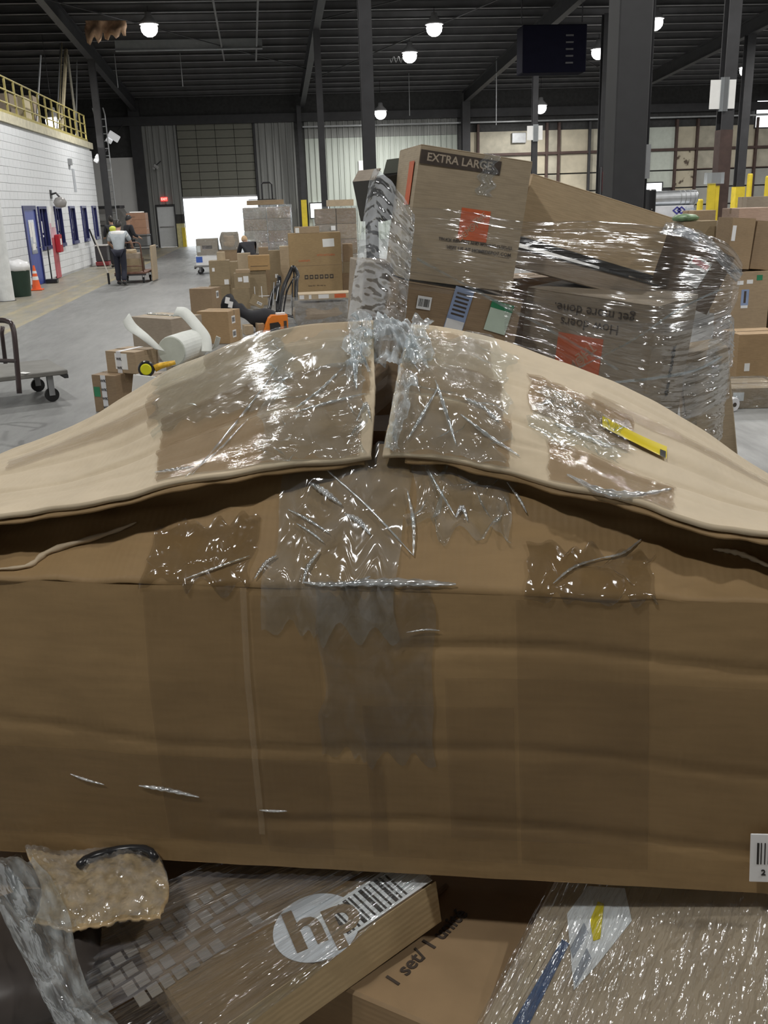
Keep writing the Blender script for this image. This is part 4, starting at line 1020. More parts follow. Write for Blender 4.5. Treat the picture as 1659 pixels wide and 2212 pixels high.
# the stretch film round the pile
def sheet(label, top, bot, m, nu, nv, wr=.02, ws=5, name='stretch_film', cat='plastic film', sag=0.0):
    """film between two polylines of (px, py, depth)"""
    T = [atY(*p) for p in top]; B_ = [atY(*p) for p in bot]; P = []
    for i in range(nv + 1):
        row = []
        for j in range(nu + 1):
            a, c = j / nu, i / nv
            p = cat_rom(T, a) * (1 - c) + cat_rom(B_, a) * c
            k_ = noise.noise(Vector((a * ws * .6, c * ws * 4, nu * .1))) + .5 * noise.noise(Vector((a * ws * 2, c * ws * 9, 4)))
            row.append(p + Vector((0, -wr * k_ - sag * math.sin(PI * c), wr * .3 * k_)))
        P.append(row)
    return tag(MB().grid(P).obj(name, m, smooth=True), label, cat)
FP = film('film_pile', .03, (9, 20, 1), 1.0, .13, dist=.009, coverage=.13, tint=(.95, .95, .95))
FPL = film('film_pile_left', .20, (5, 9, 1), 1.0, .15, dist=.014, coverage=.26, hazecol=(.6, .62, .65))
sheet('clear stretch film belt across the middle of the wrapped pile', [(872, 445, 4.0), (1000, 455, 4.02), (1130, 478, 4.1), (1290, 478, 4.15), (1440, 492, 4.2), (1560, 520, 4.3), (1605, 570, 4.5)],
      [(862, 620, 4.0), (1000, 640, 3.98), (1130, 660, 4.0), (1290, 700, 3.92), (1430, 720, 3.78), (1560, 690, 4.15), (1592, 650, 4.45)], FP, 110, 50, .010)
sheet('clear stretch film over the printed carton low on the wrapped pile', [(1090, 640, 4.0), (1200, 660, 4.0), (1300, 690, 3.9), (1425, 700, 3.76), (1500, 690, 3.95), (1580, 660, 4.3)],
      [(1090, 760, 4.0), (1200, 800, 4.0), (1300, 860, 3.9), (1420, 905, 3.76), (1500, 900, 3.95), (1575, 860, 4.3)], FP, 90, 50, .012)
sheet('bunched silvery film hanging down the left of the pile', [(798, 388, 4.35), (812, 366, 4.3), (838, 384, 4.15), (866, 420, 4.05), (897, 462, 3.98)],
      [(744, 730, 4.25), (775, 735, 4.1), (815, 735, 4.02), (845, 735, 3.98), (872, 735, 3.96)], FPL, 50, 90, .03, 4)
sheet('bunched silvery film at the upper right shoulder of the pile', [(1440, 478, 4.5), (1490, 492, 4.5), (1540, 520, 4.5), (1606, 590, 4.6)], [(1425, 505, 4.2), (1480, 515, 4.2), (1530, 545, 4.25), (1590, 610, 4.4)], FPL, 40, 24, .02, 5)
sheet('silvery loose film bulging out at the right of the pile', [(1545, 690, 4.5), (1580, 680, 4.6), (1585, 720, 4.7)], [(1520, 790, 4.4), (1560, 800, 4.5), (1583, 790, 4.6)], FPL, 30, 40, .03, 5)
sheet('film round the narrow carton at the lower right of the pile', [(1478, 790, 4.1), (1540, 790, 4.1), (1576, 780, 4.3)], [(1468, 1000, 4.1), (1545, 960, 4.1), (1560, 940, 4.3)], film('film_corner', .08, (5, 8, 1), 1.0, .13, dist=.015, coverage=.18), 30, 50, .02, 5)
def rope(label, pts, r, m=None, n=3):
    q = MB(); T = [atY(*p) for p in pts]
    for k in range(n):
        off = Vector((R.uniform(-1, 1) * r * 2.2, R.uniform(-.5, .5) * r, R.uniform(-1, 1) * r * 3))
        pp = [cat_rom(T, i / 24) + off * (1 - .75 * abs(i / 24 - .5) * 2) for i in range(25)]
        P = [[p + Vector((0, 0, s * r * (1 + .4 * math.sin(i * .9 + k)))) + Vector((0, .3 * r * math.sin(i + s), 0)) for i, p in enumerate(pp)] for s in (-1, -.3, .4, 1)]
        q.grid(P, uv=False)
    q.uv = [(v.x * 3, v.z * 6) for v in q.v]
    return tag(q.obj('twisted_film', m or film('film_rope', .07, (4, 10, 1), 1.0, .13, dist=.005, coverage=.25), smooth=True), label, 'plastic film')
rope('twisted film strands slanting down across the labelled carton to the orange square', [(900, 560, 3.93), (1090, 665, 3.9), (1220, 735, 3.86), (1335, 800, 3.8)], .005, n=3)
rope('twisted film strands rising to the right across the printed carton side', [(1240, 800, 3.84), (1370, 735, 3.76), (1470, 668, 3.72), (1560, 625, 4.1)], .0035, n=4)
rope('twisted film strands running level low on the wrapped pile', [(1300, 828, 3.84), (1400, 818, 3.7), (1500, 800, 3.9), (1560, 770, 4.2)], .004, n=5)
# ================================================================== cartons in the aisle heap (left of centre)
FF = film('film_far', .12, (6, 14, 1), 1.0, .08, dist=.10, coverage=.12, hazecol=(.6, .6, .6))
def wrap(parent, dims, name='film_wrap', off=.012, m=None, top=True):
    """film skin round a carton or load: slightly uneven shell, as a part of it"""
    w_, d_, h_ = [a + off for a in dims]; n = 10; P = []
    pts = [(-w_ / 2, -d_ / 2), (w_ / 2, -d_ / 2), (w_ / 2, d_ / 2), (-w_ / 2, d_ / 2), (-w_ / 2, -d_ / 2)]
    for i in range(13):
        row = []
        for s_ in range(4):
            for k in range(n + (s_ == 3)):
                t = k / n; x = pts[s_][0] * (1 - t) + pts[s_ + 1][0] * t; y = pts[s_][1] * (1 - t) + pts[s_ + 1][1] * t
                g = 1 + .03 * noise.noise(Vector((s_ * 3 + t * 3, i * .8, w_ * 9))); row.append(Vector((x * g, y * g, h_ * i / 12)))
        P.append(row)
    q = MB().grid(P)
    if top: q.uv = None; q.add([(-w_ / 2, -d_ / 2, h_), (w_ / 2, -d_ / 2, h_), (w_ / 2, d_ / 2, h_), (-w_ / 2, d_ / 2, h_)], [(0, 1, 2, 3)]); q.uv = [(v.x * 2 + v.y * 2, v.z * 1.2) for v in q.v]
    return q.obj(name, m or FF, parent, smooth=True)
# --- nearest group beside the foreground carton
c, dm, zt, Yq = carton_px('brown carton with a green sticker, lowest beside the foreground carton', 206, 290, 812, 893, .34, rz=-.5, k=1)
sticker(c, dm, 'f', -.33, .05, .075, .10, GREENP, 'plain', name='green_sticker')
PRT = mat('printed_tape', (.72, .72, .74), .4)
def ptape(c, dm, u, L0):
    o = MB().box(-.03, .03, -.001, .001, 0, dm[2]).obj('printed_tape', PRT, c, loc=(dm[0] * u, -dm[1] / 2 - .0022, 0))
    for k in range(max(1, int(dm[2] / .09))): lettering('WK', .04, BLACKP, o, (0, -.0018, .05 + k * .09), (PI / 2, .0, 0), bold=.03)
    if L0: MB().box(-.03, .03, -dm[1] / 2, dm[1] / 2, -.001, .001).obj('printed_tape', PRT, c, loc=(dm[0] * u, 0, dm[2] + .002))
ptape(c, dm, -.02, False)
c, dm, zt, Yq = carton_px('small carton with printed white tape and white label, on the green-stickered carton', 230, 336, 762, 822, .34, z0=zt, Y=Yq + .04, rz=-.6, k=0)
sticker(c, dm, 'f', .02, .05, .16, .16, PAPER, 'plain'); ptape(c, dm, -.05, True)
c, dm, zt, Yq = carton_px('torn open carton with peeled tape, behind the white foam roll', 284, 436, 690, 782, .55, rz=-.75, k=4, flaps=False, tape='')
MB().box(-dm[0] / 2, dm[0] / 2, -dm[1] / 2, -dm[1] * .06, 0, .005).obj('top_flap', K[2], c, loc=(0, 0, dm[2]), rot=(.05, 0, 0)); MB().box(-dm[0] / 2, dm[0] / 2, dm[1] * .02, dm[1] / 2, 0, .005).obj('top_flap', K[2], c, loc=(0, 0, dm[2] + .002), rot=(-.03, 0, 0))
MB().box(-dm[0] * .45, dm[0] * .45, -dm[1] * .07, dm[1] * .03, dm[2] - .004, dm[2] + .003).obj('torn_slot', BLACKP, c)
q = MB().grid([[Vector((-dm[0] * .5 + dm[0] * j / 24, -dm[1] * .12 + .12 * i / 8 + .02 * math.sin(j), dm[2] + .012 + .02 * abs(noise.noise(Vector((j * .5, i * .6, 1)))))) for j in range(25)] for i in range(9)]); q.obj('peeled_tape', film('film_peeled', .15, (5, 5, 1), 1, .06, dist=.05, coverage=.15), c, smooth=True)
FOAM = mat('white_foam', (.68, .70, .66), .6, var=.06, scale=8, bump=.2)
a = atY(372, 770, 9.9); b_ = atY(428, 752, 10.5)
t = thing('foam_roll', 'white foam roll lying beside the foreground carton', 'roll', (a.x, a.y, 0))
ax_ = (Vector((b_.x, b_.y, 0)) - Vector((a.x, a.y, 0))).normalized(); zc = atY(390, 758, 9.9).z
rr_ = .155
Mr = Matrix.Translation(Vector((0, 0, zc))) @ ax_.to_track_quat('Z', 'Y').to_matrix().to_4x4()
MB().lathe([(rr_ * .98, 0), (rr_, .02), (rr_ * 1.0, .35), (rr_ * .95, .62)], 28, Mr).obj('roll_body', FOAM, t, smooth=False)
MB().lathe([(rr_ * .93, -.006), (rr_ * .95, .002)], 28, Mr).obj('roll_end', mat('foam_end', (.60, .63, .55), .7), t)
carton('carton hidden under the white foam roll', (a.x + .16, a.y + .28, 0), (.42, .5, zc - rr_ - .002), .35, 0)
def strip(label, pts, wd, m, name='foam_strip', twist=.3):
    T = [atY(*p) for p in pts]; P = []
    for i in range(31):
        p = cat_rom(T, i / 30); dz = Vector((math.sin(twist + i * .04) * wd / 2, .25 * wd, math.cos(twist + i * .04) * wd / 2)); P.append([p - dz, p, p + dz])
    q = MB().slab(P, .006); return tag(q.obj(name, m, smooth=True), label, 'foam strip')
strip('curled white foam strip sticking up at the left of the torn carton', [(272, 686, 10.0), (284, 706, 9.95), (312, 728, 9.85), (345, 757, 9.85)], .10, FOAM, twist=.75)
strip('bent white foam strip draped over the torn carton', [(378, 674, 10.7), (398, 676, 10.6), (425, 705, 10.4), (443, 730, 10.3), (446, 760, 10.2)], .11, FOAM, twist=.5)
strip('short upright white foam scrap beside the square carton', [(455, 758, 10.5), (466, 748, 10.45), (472, 728, 10.4)], .05, FOAM, twist=.9)
# yellow trimmer and papers
p = atY(316, 797, 9.0)
t = thing('string_trimmer', 'yellow and black tool with a round yellow disc, beside the foreground carton', 'tool', (p.x, p.y, p.z - .1))
Mx = Matrix.Translation(Vector((0, 0, .1))) @ Matrix.Rotation(PI / 2, 4, 'X')
MB().lathe([(.075, -.02), (.078, 0), (.07, .02)], 24, Mx).obj('rim', BLACKM, t); MB().lathe([(.052, .0), (.052, .026), (.045, .03)], 24, Mx).obj('disc', mat('bright_yellow', (.80, .78, .02), .35), t)
e = atY(378, 784, 9.0) - p
MB().tube([(.075, 0, .1), (e.x * .5, .02, .1 + e.z * .5), (e.x, .03, .1 + e.z)], [.034, .03, .02], 10).obj('handle', mat('tool_orange', (.72, .42, .03), .4, var=.3, scale=40), t, smooth=True)
carton('carton under the yellow tool', (p.x + .14, p.y + .16, 0), (.36, .26, p.z - .105 + .03), .3, 4)
p = atY(306, 830, 8.8); t = tag(MB().cbox(.21, .012, .2, .004).obj('paper_sleeve', PAPER, loc=(p.x, p.y, p.z - .12), rot=(0, .2, .2)), 'white paper sleeve leaning beside the yellow tool', 'paper')
carton('low carton under the white paper sleeve', (p.x, p.y - .05, 0), (.3, .22, p.z - .125), .3, 1)
# --- square cartons further back
c, dm, zt, Yq = carton_px('square carton with two white stickers on its right side, near the foam roll', 430, 520, 674, 744, .42, rz=-.40, k=kraft('kraft_warm', (.42, .285, .155)))
sticker(c, dm, 'r', -.1, .22, .12, .11, WHITE, 'bars'); sticker(c, dm, 'r', -.1, -.22, .12, .11, WHITE, 'bars')
c, dm, zt, Yq = carton_px('plain square carton standing on the floor behind the two-sticker carton', 414, 478, 624, 684, .42, rz=-.40, k=1)
sticker(c, dm, 'r', .1, .25, .10, .13, WHITE, 'bars')
c, dm, zt, Yq = carton_px('lower carton behind the black bag, left stack', 455, 500, 617, 662, .36, k=3); z_, Y_ = zt, Yq
c, dm, zt, Yq = carton_px('upper olive carton with one small sticker, left stack of the heap', 455, 499, 563, 617, .36, z0=z_, Y=Y_, k=3); sticker(c, dm, 'f', .3, -.36, .09, .10, WHITE); sticker(c, dm, 'f', -.3, .15, .05, .07, WHITE)
t = thing('paper_roll', 'short upright pale roll on the left stack of the heap', 'roll', (*atY(478, 560, Y_ + .15).xy, zt)); MB().lathe([(.08, 0), (.082, .005), (.082, .16), (.078, .165)], 20).obj('roll_body', K[2], t, smooth=False); MB().lathe([(.03, .165), (.03, .168)], 16).obj('core', INNER, t)
c, dm, zt, Yq = carton_px('lower carton of the slim stack behind the black bag', 505, 541, 624, 668, .32, k=3); z_, Y_ = zt, Yq
c, dm, zt, Yq = carton_px('upper carton of the slim stack with two stickers', 507, 540, 590, 624, .30, z0=z_, Y=Y_ + .02, k=3); sticker(c, dm, 'f', -.1, .1, .08, .08, WHITE); sticker(c, dm, 'f', .28, .1, .10, .12, WHITE)
c, dm, zt, Yq = carton_px('flat carton on top of the slim stack', 509, 540, 583, 590, .28, z0=zt, Y=Y_ + .03, k=0)
c, dm, zt, Yq = carton_px('tall dark carton under the orange-tan carton', 541, 579, 584, 660, .36, k=3); z_, Y_ = zt, Yq
for dx in (-.07, .07): MB().box(dx - .008, dx + .008, -dm[1] / 2 - .002, -dm[1] / 2, .02, dm[2] * .55).obj('white_strap', WHITE, c)
MB().box(-.12, .22, -dm[1] / 2 - .003, -dm[1] / 2 - .001, .18, .195).obj('white_strap', WHITE, c)
c, dm, zt, Yq = carton_px('orange-tan carton on top, middle of the heap', 537, 584, 552, 584, .36, z0=z_, Y=Y_ - .03, k=5); MB().box(-dm[0] * .4, dm[0] * .4, -dm[1] / 2 - .002, -dm[1] / 2, dm[2] * .28, dm[2] * .31).obj('print_line', DARKP, c)
c, dm, zt, Yq = carton_px('carton with small white sticker behind the orange-tan carton', 587, 611, 541, 655, .3, k=3, Y=21.0); sticker(c, dm, 'f', .1, -.02, .06, .08, WHITE)
carton_px('narrow pale carton behind the orange-tan carton', 567, 587, 534, 655, .3, k=0, Y=21.5)
carton_px('carton behind the slim stack in the heap', 520, 548, 547, 655, .3, k=2, Y=21.8)
carton_px('low carton between the two left stacks', 497, 519, 565, 650, .3, k=3, Y=21.0)
c, dm, zt, Yq = carton_px('pale-edged carton left of the tall printed carton', 611, 632, 532, 650, .35, k=2, Y=21.9)
p = atZ(553, 668, .0)
c = carton('small tipped carton with white label in front of the dark tall carton', (p.x, p.y - .1, .07), (.25, .2, .2), .2, 3); c.rotation_euler = (0, .5, .2); sticker(c, (.25, .2, .2), 'f', .1, -.1, .10, .05, WHITE, 'bars')
# the tall printed carton
c, dm, zt, Yq = carton_px('very large tall carton printed with a row of dark square symbols', 631, 742, 503, 648, .55, k=kraft('kraft_big_far', (.37, .26, .135)), tape='', seam='x')
for k in range(6):
    o = MB().cbox(.078, .002, .085, .01).obj('print_symbol', DARKP, c, loc=(-.21 + k * .105, -dm[1] / 2 - .0015, dm[2] * .32)); MB().box(-.02, .02, -.0018, -.001, .025, .06).obj('symbol_mark', K[3], o)
write_on(c, dm, 'f', -.22, .10, 'cuisinart', .07, ORANGEP, bold=0); write_on(c, dm, 'f', .2, .17, 'VITO KITCHEN', .055, ORANGEP, bold=0); write_on(c, dm, 'f', 0, -.28, 'keep dry - this way up', .04, DARKP, bold=0)
MB().box(-dm[0] * .45, dm[0] * .45, -dm[1] / 2 - .002, -dm[1] / 2, dm[2] * .09, dm[2] * .10).obj('print_line', DARKP, c); MB().box(-dm[0] * .48, dm[0] * .48, -dm[1] / 2 - .002, -dm[1] / 2, dm[2] * .52, dm[2] * .525).obj('print_line', K[1], c)
sticker(c, dm, 'f', .26, .35, .24, .16, PAPER, 'plain', .03)
zb, Yb_ = zt, Yq
c, dm, zt, Yq = carton_px('flat carton lying on the tall printed carton', 637, 690, 490, 503, .4, z0=zb, Y=Yb_, k=0); sticker(c, dm, 'f', -.4, 0, .08, .1, PAPER)
z_ = 0
for i, (x0, x1, y0, y1, k) in enumerate(((742, 764, 590, 640, 1), (742, 764, 565, 588, 3), (742, 763, 527, 562, 1))):
    c, dm, zt, Yq = carton_px(['lowest', 'middle', 'topmost'][i] + ' small carton of the stack right of the tall printed carton', x0, x1, y0, y1, .4, z0=z_, Y=20.9, k=k); z_ = zt
# flat box with printed edge on plastic-wrapped heap
c, dm, zt, Yq = carton_px('plastic-wrapped brown bundle in front of the tall printed carton', 640, 752, 654, 702, .5, rz=.06, k=4, flaps=False, tape='', bulge=.05); wrap(c, dm, off=.06, m=FPL); z_, Y_ = zt, Yq
c, dm, zt, Yq = carton_px('long flat carton with white and orange printed edge, on the plastic-wrapped bundle', 646, 758, 634, 654, .45, z0=z_ + .055, Y=Y_ + .02, k=2, tape='', flaps=False)
for (u, m, L) in ((-.44, WHITE, .09), (-.28, WHITE, .05), (-.02, WHITE, .2), (.3, ORANGEP, .22)): sticker(c, dm, 'f', u, 0, dm[0] * L / .9 * .9, dm[2] * .7, m)
# black tubular arches
t = thing('folding_frame', 'pair of black tubular arch frames leaning behind the orange carton', 'frame', (*atZ(612, 690, 0).xy, 0))
def arch(px0, px1, ptop, pb0, pb1, Y, r=.036, lean=.25):
    a, b__ = atY(px0, pb0, Y), atY(px1, pb1, Y); o_ = t.location; pts = []
    A_, B_ = atY(px0 + 8, (pb0 + ptop) / 2, Y + lean), atY(px1 - 0, (pb1 + ptop) / 2 - 20, Y + lean)
    Tm = atY((px0 + px1) / 2 + 12, ptop, Y + lean * 1.6)
    T = [a, A_, atY(px0 + 22, ptop + 16, Y + lean * 1.5), Tm, atY(px1 + 3, ptop + 16, Y + lean * 1.5), B_, b__]
    return MB().tube([cat_rom(T, i / 36) - o_ for i in range(37)], r, 8)
Yk = t.location.y - .3
arch(581, 600, 596, 672, 676, Yk).obj('arch', BLACKM, t, smooth=True); arch(603, 640, 577, 676, 686, Yk - .15).obj('arch', BLACKM, t, smooth=True); arch(612, 632, 584, 676, 682, Yk - .12, .014).obj('inner_arch', BLACKM, t, smooth=True)
MB().tube([atY(581, 672, Yk) - t.location, atY(640, 686, Yk - .15) - t.location], .022, 8).obj('cross_bar', BLACKM, t)
o_ = t.location
for (a, b__) in (((590, 660), (592, 610)), ((597, 650), (604, 606)), ((614, 668), (622, 592)), ((628, 664), (634, 596))): MB().tube([atY(*a, Yk) - o_, atY(*b__, Yk + .3) - o_], .008, 6).obj('wire', GREYM, t)
# black bag
t = thing('black_bag', 'long black fabric bag with two white tags, in front of the cartons', 'bag', (*atZ(535, 700, 0).xy, 0))
T = [atY(487, 655, 15.9), atY(505, 662, 15.8), atY(535, 680, 15.6), atY(565, 690, 15.5), atY(600, 688, 15.5)]
q = MB().tube([cat_rom(T, i / 20) - t.location for i in range(21)], [max(.02, .13 + .05 * math.sin(i * .5) - (.06 if 2 < i < 7 else 0) - .10 * (i in (0, 20))) for i in range(21)], 14)
zmin = min(v.z for v in q.v)
for v in q.v: v.z = max(v.z, .003)
q.obj('bag_body', mat('black_cloth', (.012, .012, .016), .75), t, smooth=True)
for (x, y) in ((491, 649), (498, 658)):
    p = atY(x, y, 15.66) - t.location; MB().box(-.035, .035, -.002, .002, -.05, .05).obj('tag', WHITE, t, loc=p, rot=(-.2, .25, 0))
# orange carton
p = atZ(597, 722, 0); z1 = atY(600, 680, p.y).z
t = thing('orange_box', 'orange carton with dark picture panel and slanted side', 'box', (p.x, p.y, 0), .15)
OR = mat('orange_card', (.80, .22, .02), .45)
sc_ = p.y / 2050 * 1.03; H_ = z1
MB().prism([(-27 * sc_, 0), (-27 * sc_, .05), (-14 * sc_, H_ * .86), (-8 * sc_, H_), (24 * sc_, H_), (24 * sc_, 0)], -.09, .09).obj('body', OR, t)
MB().prism([(-14 * sc_, H_ * .12), (-14 * sc_, H_ * .62), (4 * sc_, H_ * .66), (8 * sc_, H_ * .5), (6 * sc_, H_ * .12)], -.096, -.09).obj('dark_panel', BLACKP, t)
MB().box(15 * sc_, 21 * sc_, -.096, -.09, H_ * .25, H_ * .7).obj('dark_panel', DARKP, t); MB().box(2 * sc_, 20 * sc_, -.05, .06, H_, H_ + .03).obj('paper_slip', PAPER, t)
for i, (x0, x1, y0, y1, k) in enumerate(((524, 548, 704, 724, 2), (553, 572, 700, 724, 0), (500, 524, 712, 736, 2))): carton_px(['pale low carton behind the square two-sticker carton', 'small pale carton left of the orange carton', 'low pale carton right of the foam scrap'][i], x0, x1, y0, y1, .25, rz=.2, k=k)
# --- wrapped pallets further back
pallet('wooden pallet under the tall silver-wrapped stack', *atY(581, 560, 26.6).xy, 0, 1.25, 1.1)
zz = .13
base = atY(581, 540, 26.0); top = atY(581, 447, 26.0).z
rows_ = 6; hh = (top - .13) / rows_
t = thing('wrapped_stack', 'tall silver film-wrapped stack of cartons on a pallet by the dock door', 'stack', (base.x, 26.6, .13))
for i in range(rows_):
    for j in range(2): MB().cbox(.60, 1.05, hh - .006, .01).obj('carton', K[(i + j) % 2 * 4], t, loc=(-.31 + j * .62, R.uniform(-.02, .02), i * hh))
wrap(t, (1.26, 1.1, top - .13), off=.05, m=film('film_stack', .22, (10, 16, 1), 1, .08, dist=.10, coverage=.2, hazecol=(.6, .6, .6)))
c = carton('flat carton on top of the tall silver-wrapped stack', (base.x - .02, 26.5, top + .055), (.95, .6, .12), .05, 0)
p = Vector((base.x + .05, 26.3, top + .18))
t = thing('tubular_frame', 'black looped handle frame on top of the silver-wrapped stack', 'frame', p); w_ = .13
MB().tube([(-w_, 0, 0), (-w_, 0, .38), (-w_ + .04, 0, .42), (w_ - .04, 0, .42), (w_, 0, .38), (w_, 0, 0)], .022, 8).obj('loop', BLACKM, t); MB().box(-.5, .2, -.05, .05, 0, .02).obj('foot', BLACKM, t)
zz = .13; b2 = atY(729, 520, 27.5); t2_ = atY(729, 450, 27.5).z
pallet('wooden pallet under the right wrapped stack', b2.x, 28.1, 0, 1.2, 1.1)
t = thing('wrapped_stack', 'film-wrapped carton stack behind the tall printed carton, left of the pile', 'stack', (b2.x, 28.1, .13))
hh = (t2_ - .13) / 4
for i in range(4):
    for j in range(2): MB().cbox(.55, 1.0, hh - .006, .01).obj('carton', K[[0, 1, 4, 1][(i + 2 * j) % 4]], t, loc=(-.285 + j * .57, 0, i * hh))
wrap(t, (1.16, 1.05, t2_ - .13), off=.05)
for (x, z) in ((-.1, hh * 2.6), (0, hh * 1.9)): MB().box(x - .06, x + .06, -.58, -.57, z, z + .12).obj('label', WHITE, t)
c = carton('pale flat carton on top of the right wrapped stack', (b2.x + .15, 28.0, t2_ + .055), (.7, .6, .17), .05, 2)
# cart with wrapped load near the dock door
def flat_cart(label, X, Y, rz, L=1.5, W_=.75, zd=.28, handle=1.0, hm=BLACKM, deckm=None, both=False):
    t = thing('platform_cart', label, 'cart', (X, Y, 0), rz)
    MB().cbox(W_, L, .05, .008).obj('deck', deckm or mat('cart_deck', (.20, .20, .195), .6, var=.15), t, loc=(0, 0, zd - .05))
    MB().box(-W_ / 2, W_ / 2, -L / 2, -L / 2 + .04, zd - .09, zd - .05).box(-W_ / 2, W_ / 2, L / 2 - .04, L / 2, zd - .09, zd - .05).obj('under_frame', STEEL, t)
    for sx in (-1, 1):
        for sy in (-1, 1):
            Mw = Matrix.Translation(Vector((sx * W_ * .38, sy * L * .38, .075))) @ Matrix.Rotation(PI / 2, 4, 'Y')
            w_ = MB().lathe([(.03, -.022), (.075, -.018), (.075, .018), (.03, .022)], 18, Mw).obj('wheel', BLACK, t)
            MB().box(sx * W_ * .38 - .035, sx * W_ * .38 - .027, sy * L * .38 - .03, sy * L * .38 + .03, .07, zd - .05).box(sx * W_ * .38 + .027, sx * W_ * .38 + .035, sy * L * .38 - .03, sy * L * .38 + .03, .07, zd - .05).obj('caster_fork', GREYM, t)
    if handle:
        for e in ((-1, 1) if both else (-1,)):
            y = e * (L / 2 - .04); w_ = W_ * .42
            pts = [(-w_, y, zd)] + [(-w_ + .09 - .09 * math.cos(a), y + e * .05, zd + handle - .09 + .09 * math.sin(a)) for a in (0, .5, 1, PI / 2)] + [(w_ - .09 + .09 * math.sin(a), y + e * .05, zd + handle - .09 + .09 * math.cos(a)) for a in (0, .5, 1, PI / 2)] + [(w_, y, zd)]
            MB().tube(pts, .018, 8).obj('handle', hm, t, smooth=True); MB().tube([(-w_, y, zd + .16), (w_, y, zd + .16)], .014, 8).obj('cross_bar', hm, t)
    return t
p = atZ(470, 592, 0)
ct_ = flat_cart('loaded platform cart standing before the bright dock opening', p.x, p.y + .5, PI / 2, L=1.35, W_=.9, zd=.26, handle=0)
c, dm, zt, Yq = carton_px('white and blue cartons layer on the cart by the dock door', 424, 470, 552, 575, .6, z0=.262, Y=p.y + .15, k=WHITE, flaps=False, tape=''); sticker(c, dm, 'f', -.33, .1, dm[0] * .3, dm[2] * .6, mat('blue_print', (.05, .12, .45), .5))
zq = zt
c, dm, zt, Yq = carton_px('brown carton on the right of the cart by the dock door', 470, 516, 540, 575, .6, z0=.262, Y=p.y + .16, k=1)
z2q = zt
c, dm, zt, Yq = carton_px('wide grey-brown carton on the white layer of the cart', 426, 472, 516, 552, .6, z0=zq, Y=p.y + .15, k=4, flaps=False); sticker(c, dm, 'f', 0, 0, .3, .1, DARKP); sticker(c, dm, 'f', -.4, -.1, .1, .18, PAPER)
wrap(c, dm, off=.03)
c, dm, zt, Yq = carton_px('rounded film-covered bundle on the right of the cart', 480, 514, 502, 540, .6, z0=z2q, Y=p.y + .16, k=4, flaps=False, tape='', bulge=.06); wrap(c, dm, off=.06)
# --- left foreground platform cart
p = atZ(45, 888, 0)
pc = flat_cart('dark empty platform cart with tall tubular handle at the left edge', p.x - .42, p.y + .55, 0, L=1.45, W_=.0 + .95, zd=.34, handle=0, deckm=mat('cart_deck_wood', (.17, .165, .15), .6, var=.25, scale=5))
pc.rotation_euler = (0, 0, -1.15)
TUB = mat('brown_tube', (.045, .03, .03), .3)
bpy.context.view_layer.update()
Mi = pc.matrix_world.inverted()
hp = [Mi @ atY(x, y, Y) for (x, y, Y) in ((-42, 800, 9.3), (-40, 720, 9.3), (-30, 698, 9.3), (-5, 692, 9.25), (16, 694, 9.2), (27, 705, 9.15), (33, 745, 9.1), (42, 850, 9.0))]
MB().tube([cat_rom(hp, i / 40) for i in range(41)], .024, 8).obj('handle', TUB, pc, smooth=True)
MB().tube([Mi @ atY(6, 705, 9.6), Mi @ atY(4, 720, 9.6), Mi @ atY(12, 785, 9.6)], .02, 8).obj('handle_bar', TUB, pc, smooth=True); MB().tube([Mi @ atY(-30, 778, 9.3), Mi @ atY(38, 780, 9.05)], .018, 8).obj('cross_bar', TUB, pc)
q = Mi @ atZ(52, 806, .345); MB().box(-.06, .06, -.035, .035, 0, .004).obj('paper_scrap', PAPER, pc, loc=(q.x, q.y, .345), rot=(0, 0, .5))
# ================================================================== right-hand cartons
c, dm, zt, Yq = carton_px('flat carton on the floor at the right edge', 1572, 1700, 840, 884, .5, rz=-.15, k=0); sticker(c, dm, 'f', -.25, .1, .1, .08, WHITE)
wrap(c, dm, off=.02)
p = atZ(1577, 888, 0)
t = thing('tape_roll', 'white plastic roll lying on the floor right of the pile', 'roll', (p.x, p.y, 0), .3)
Mx = Matrix.Translation(Vector((0, 0, .068))) @ Matrix.Rotation(PI / 2, 4, 'X')
MB().lathe([(.06, -.16), (.067, -.15), (.067, .04), (.06, .05)], 22, Mx).obj('roll_body', mat('white_plastic', (.78, .78, .80), .3), t); MB().lathe([(.02, .05), (.02, .056)], 14, Mx).obj('core', DARKP, t)
c, dm, zt, Yq = carton_px('square carton with a small white sticker low at the right edge', 1591, 1690, 722, 835, .45, rz=-.05, k=kraft('kraft_warm')); sticker(c, dm, 'f', -.28, -.12, .055, .08, PAPER)
c, dm, zt, Yq = carton_px('tall carton with green dot and blue label, right of the pile', 1574, 1655, 588, 746, .5, rz=-.04, k=0)
sticker(c, dm, 'f', -.30, .36, .08, .05, WHITE); sticker(c, dm, 'f', -.05, .37, .08, .05, WHITE); sticker(c, dm, 'f', .2, .42, .075, .065, GREENP)
s_ = sticker(c, dm, 'f', -.15, .16, .10, .20, BLUEP); MB().box(-.045, .045, -.135, -.1, -.0012, .0006).obj('label_foot', WHITE, s_); MB().box(-.015, .015, -.07, .08, .0006, .0012).obj('barcode', DARKP, s_)
zq, Yk2 = zt, Yq
c, dm, zt, Yq = carton_px('carton cut by the right edge beside the green-dotted carton', 1657, 1720, 655, 742, .5, k=1)
c, dm = carton_quad('tall carton leaning left on top of the green-dotted carton', (1584, 470), (1634, 472), (1612, 582), Yk2 + .05, 0, .42, k=kraft('kraft_lean', (.33, .235, .14)), tape='')
MB().box(-dm[0] * .46, -dm[0] * .30, -dm[1] / 2 - .003, -dm[1] / 2, dm[2] * .55, dm[2] * .85).obj('tape', WHITE, c)
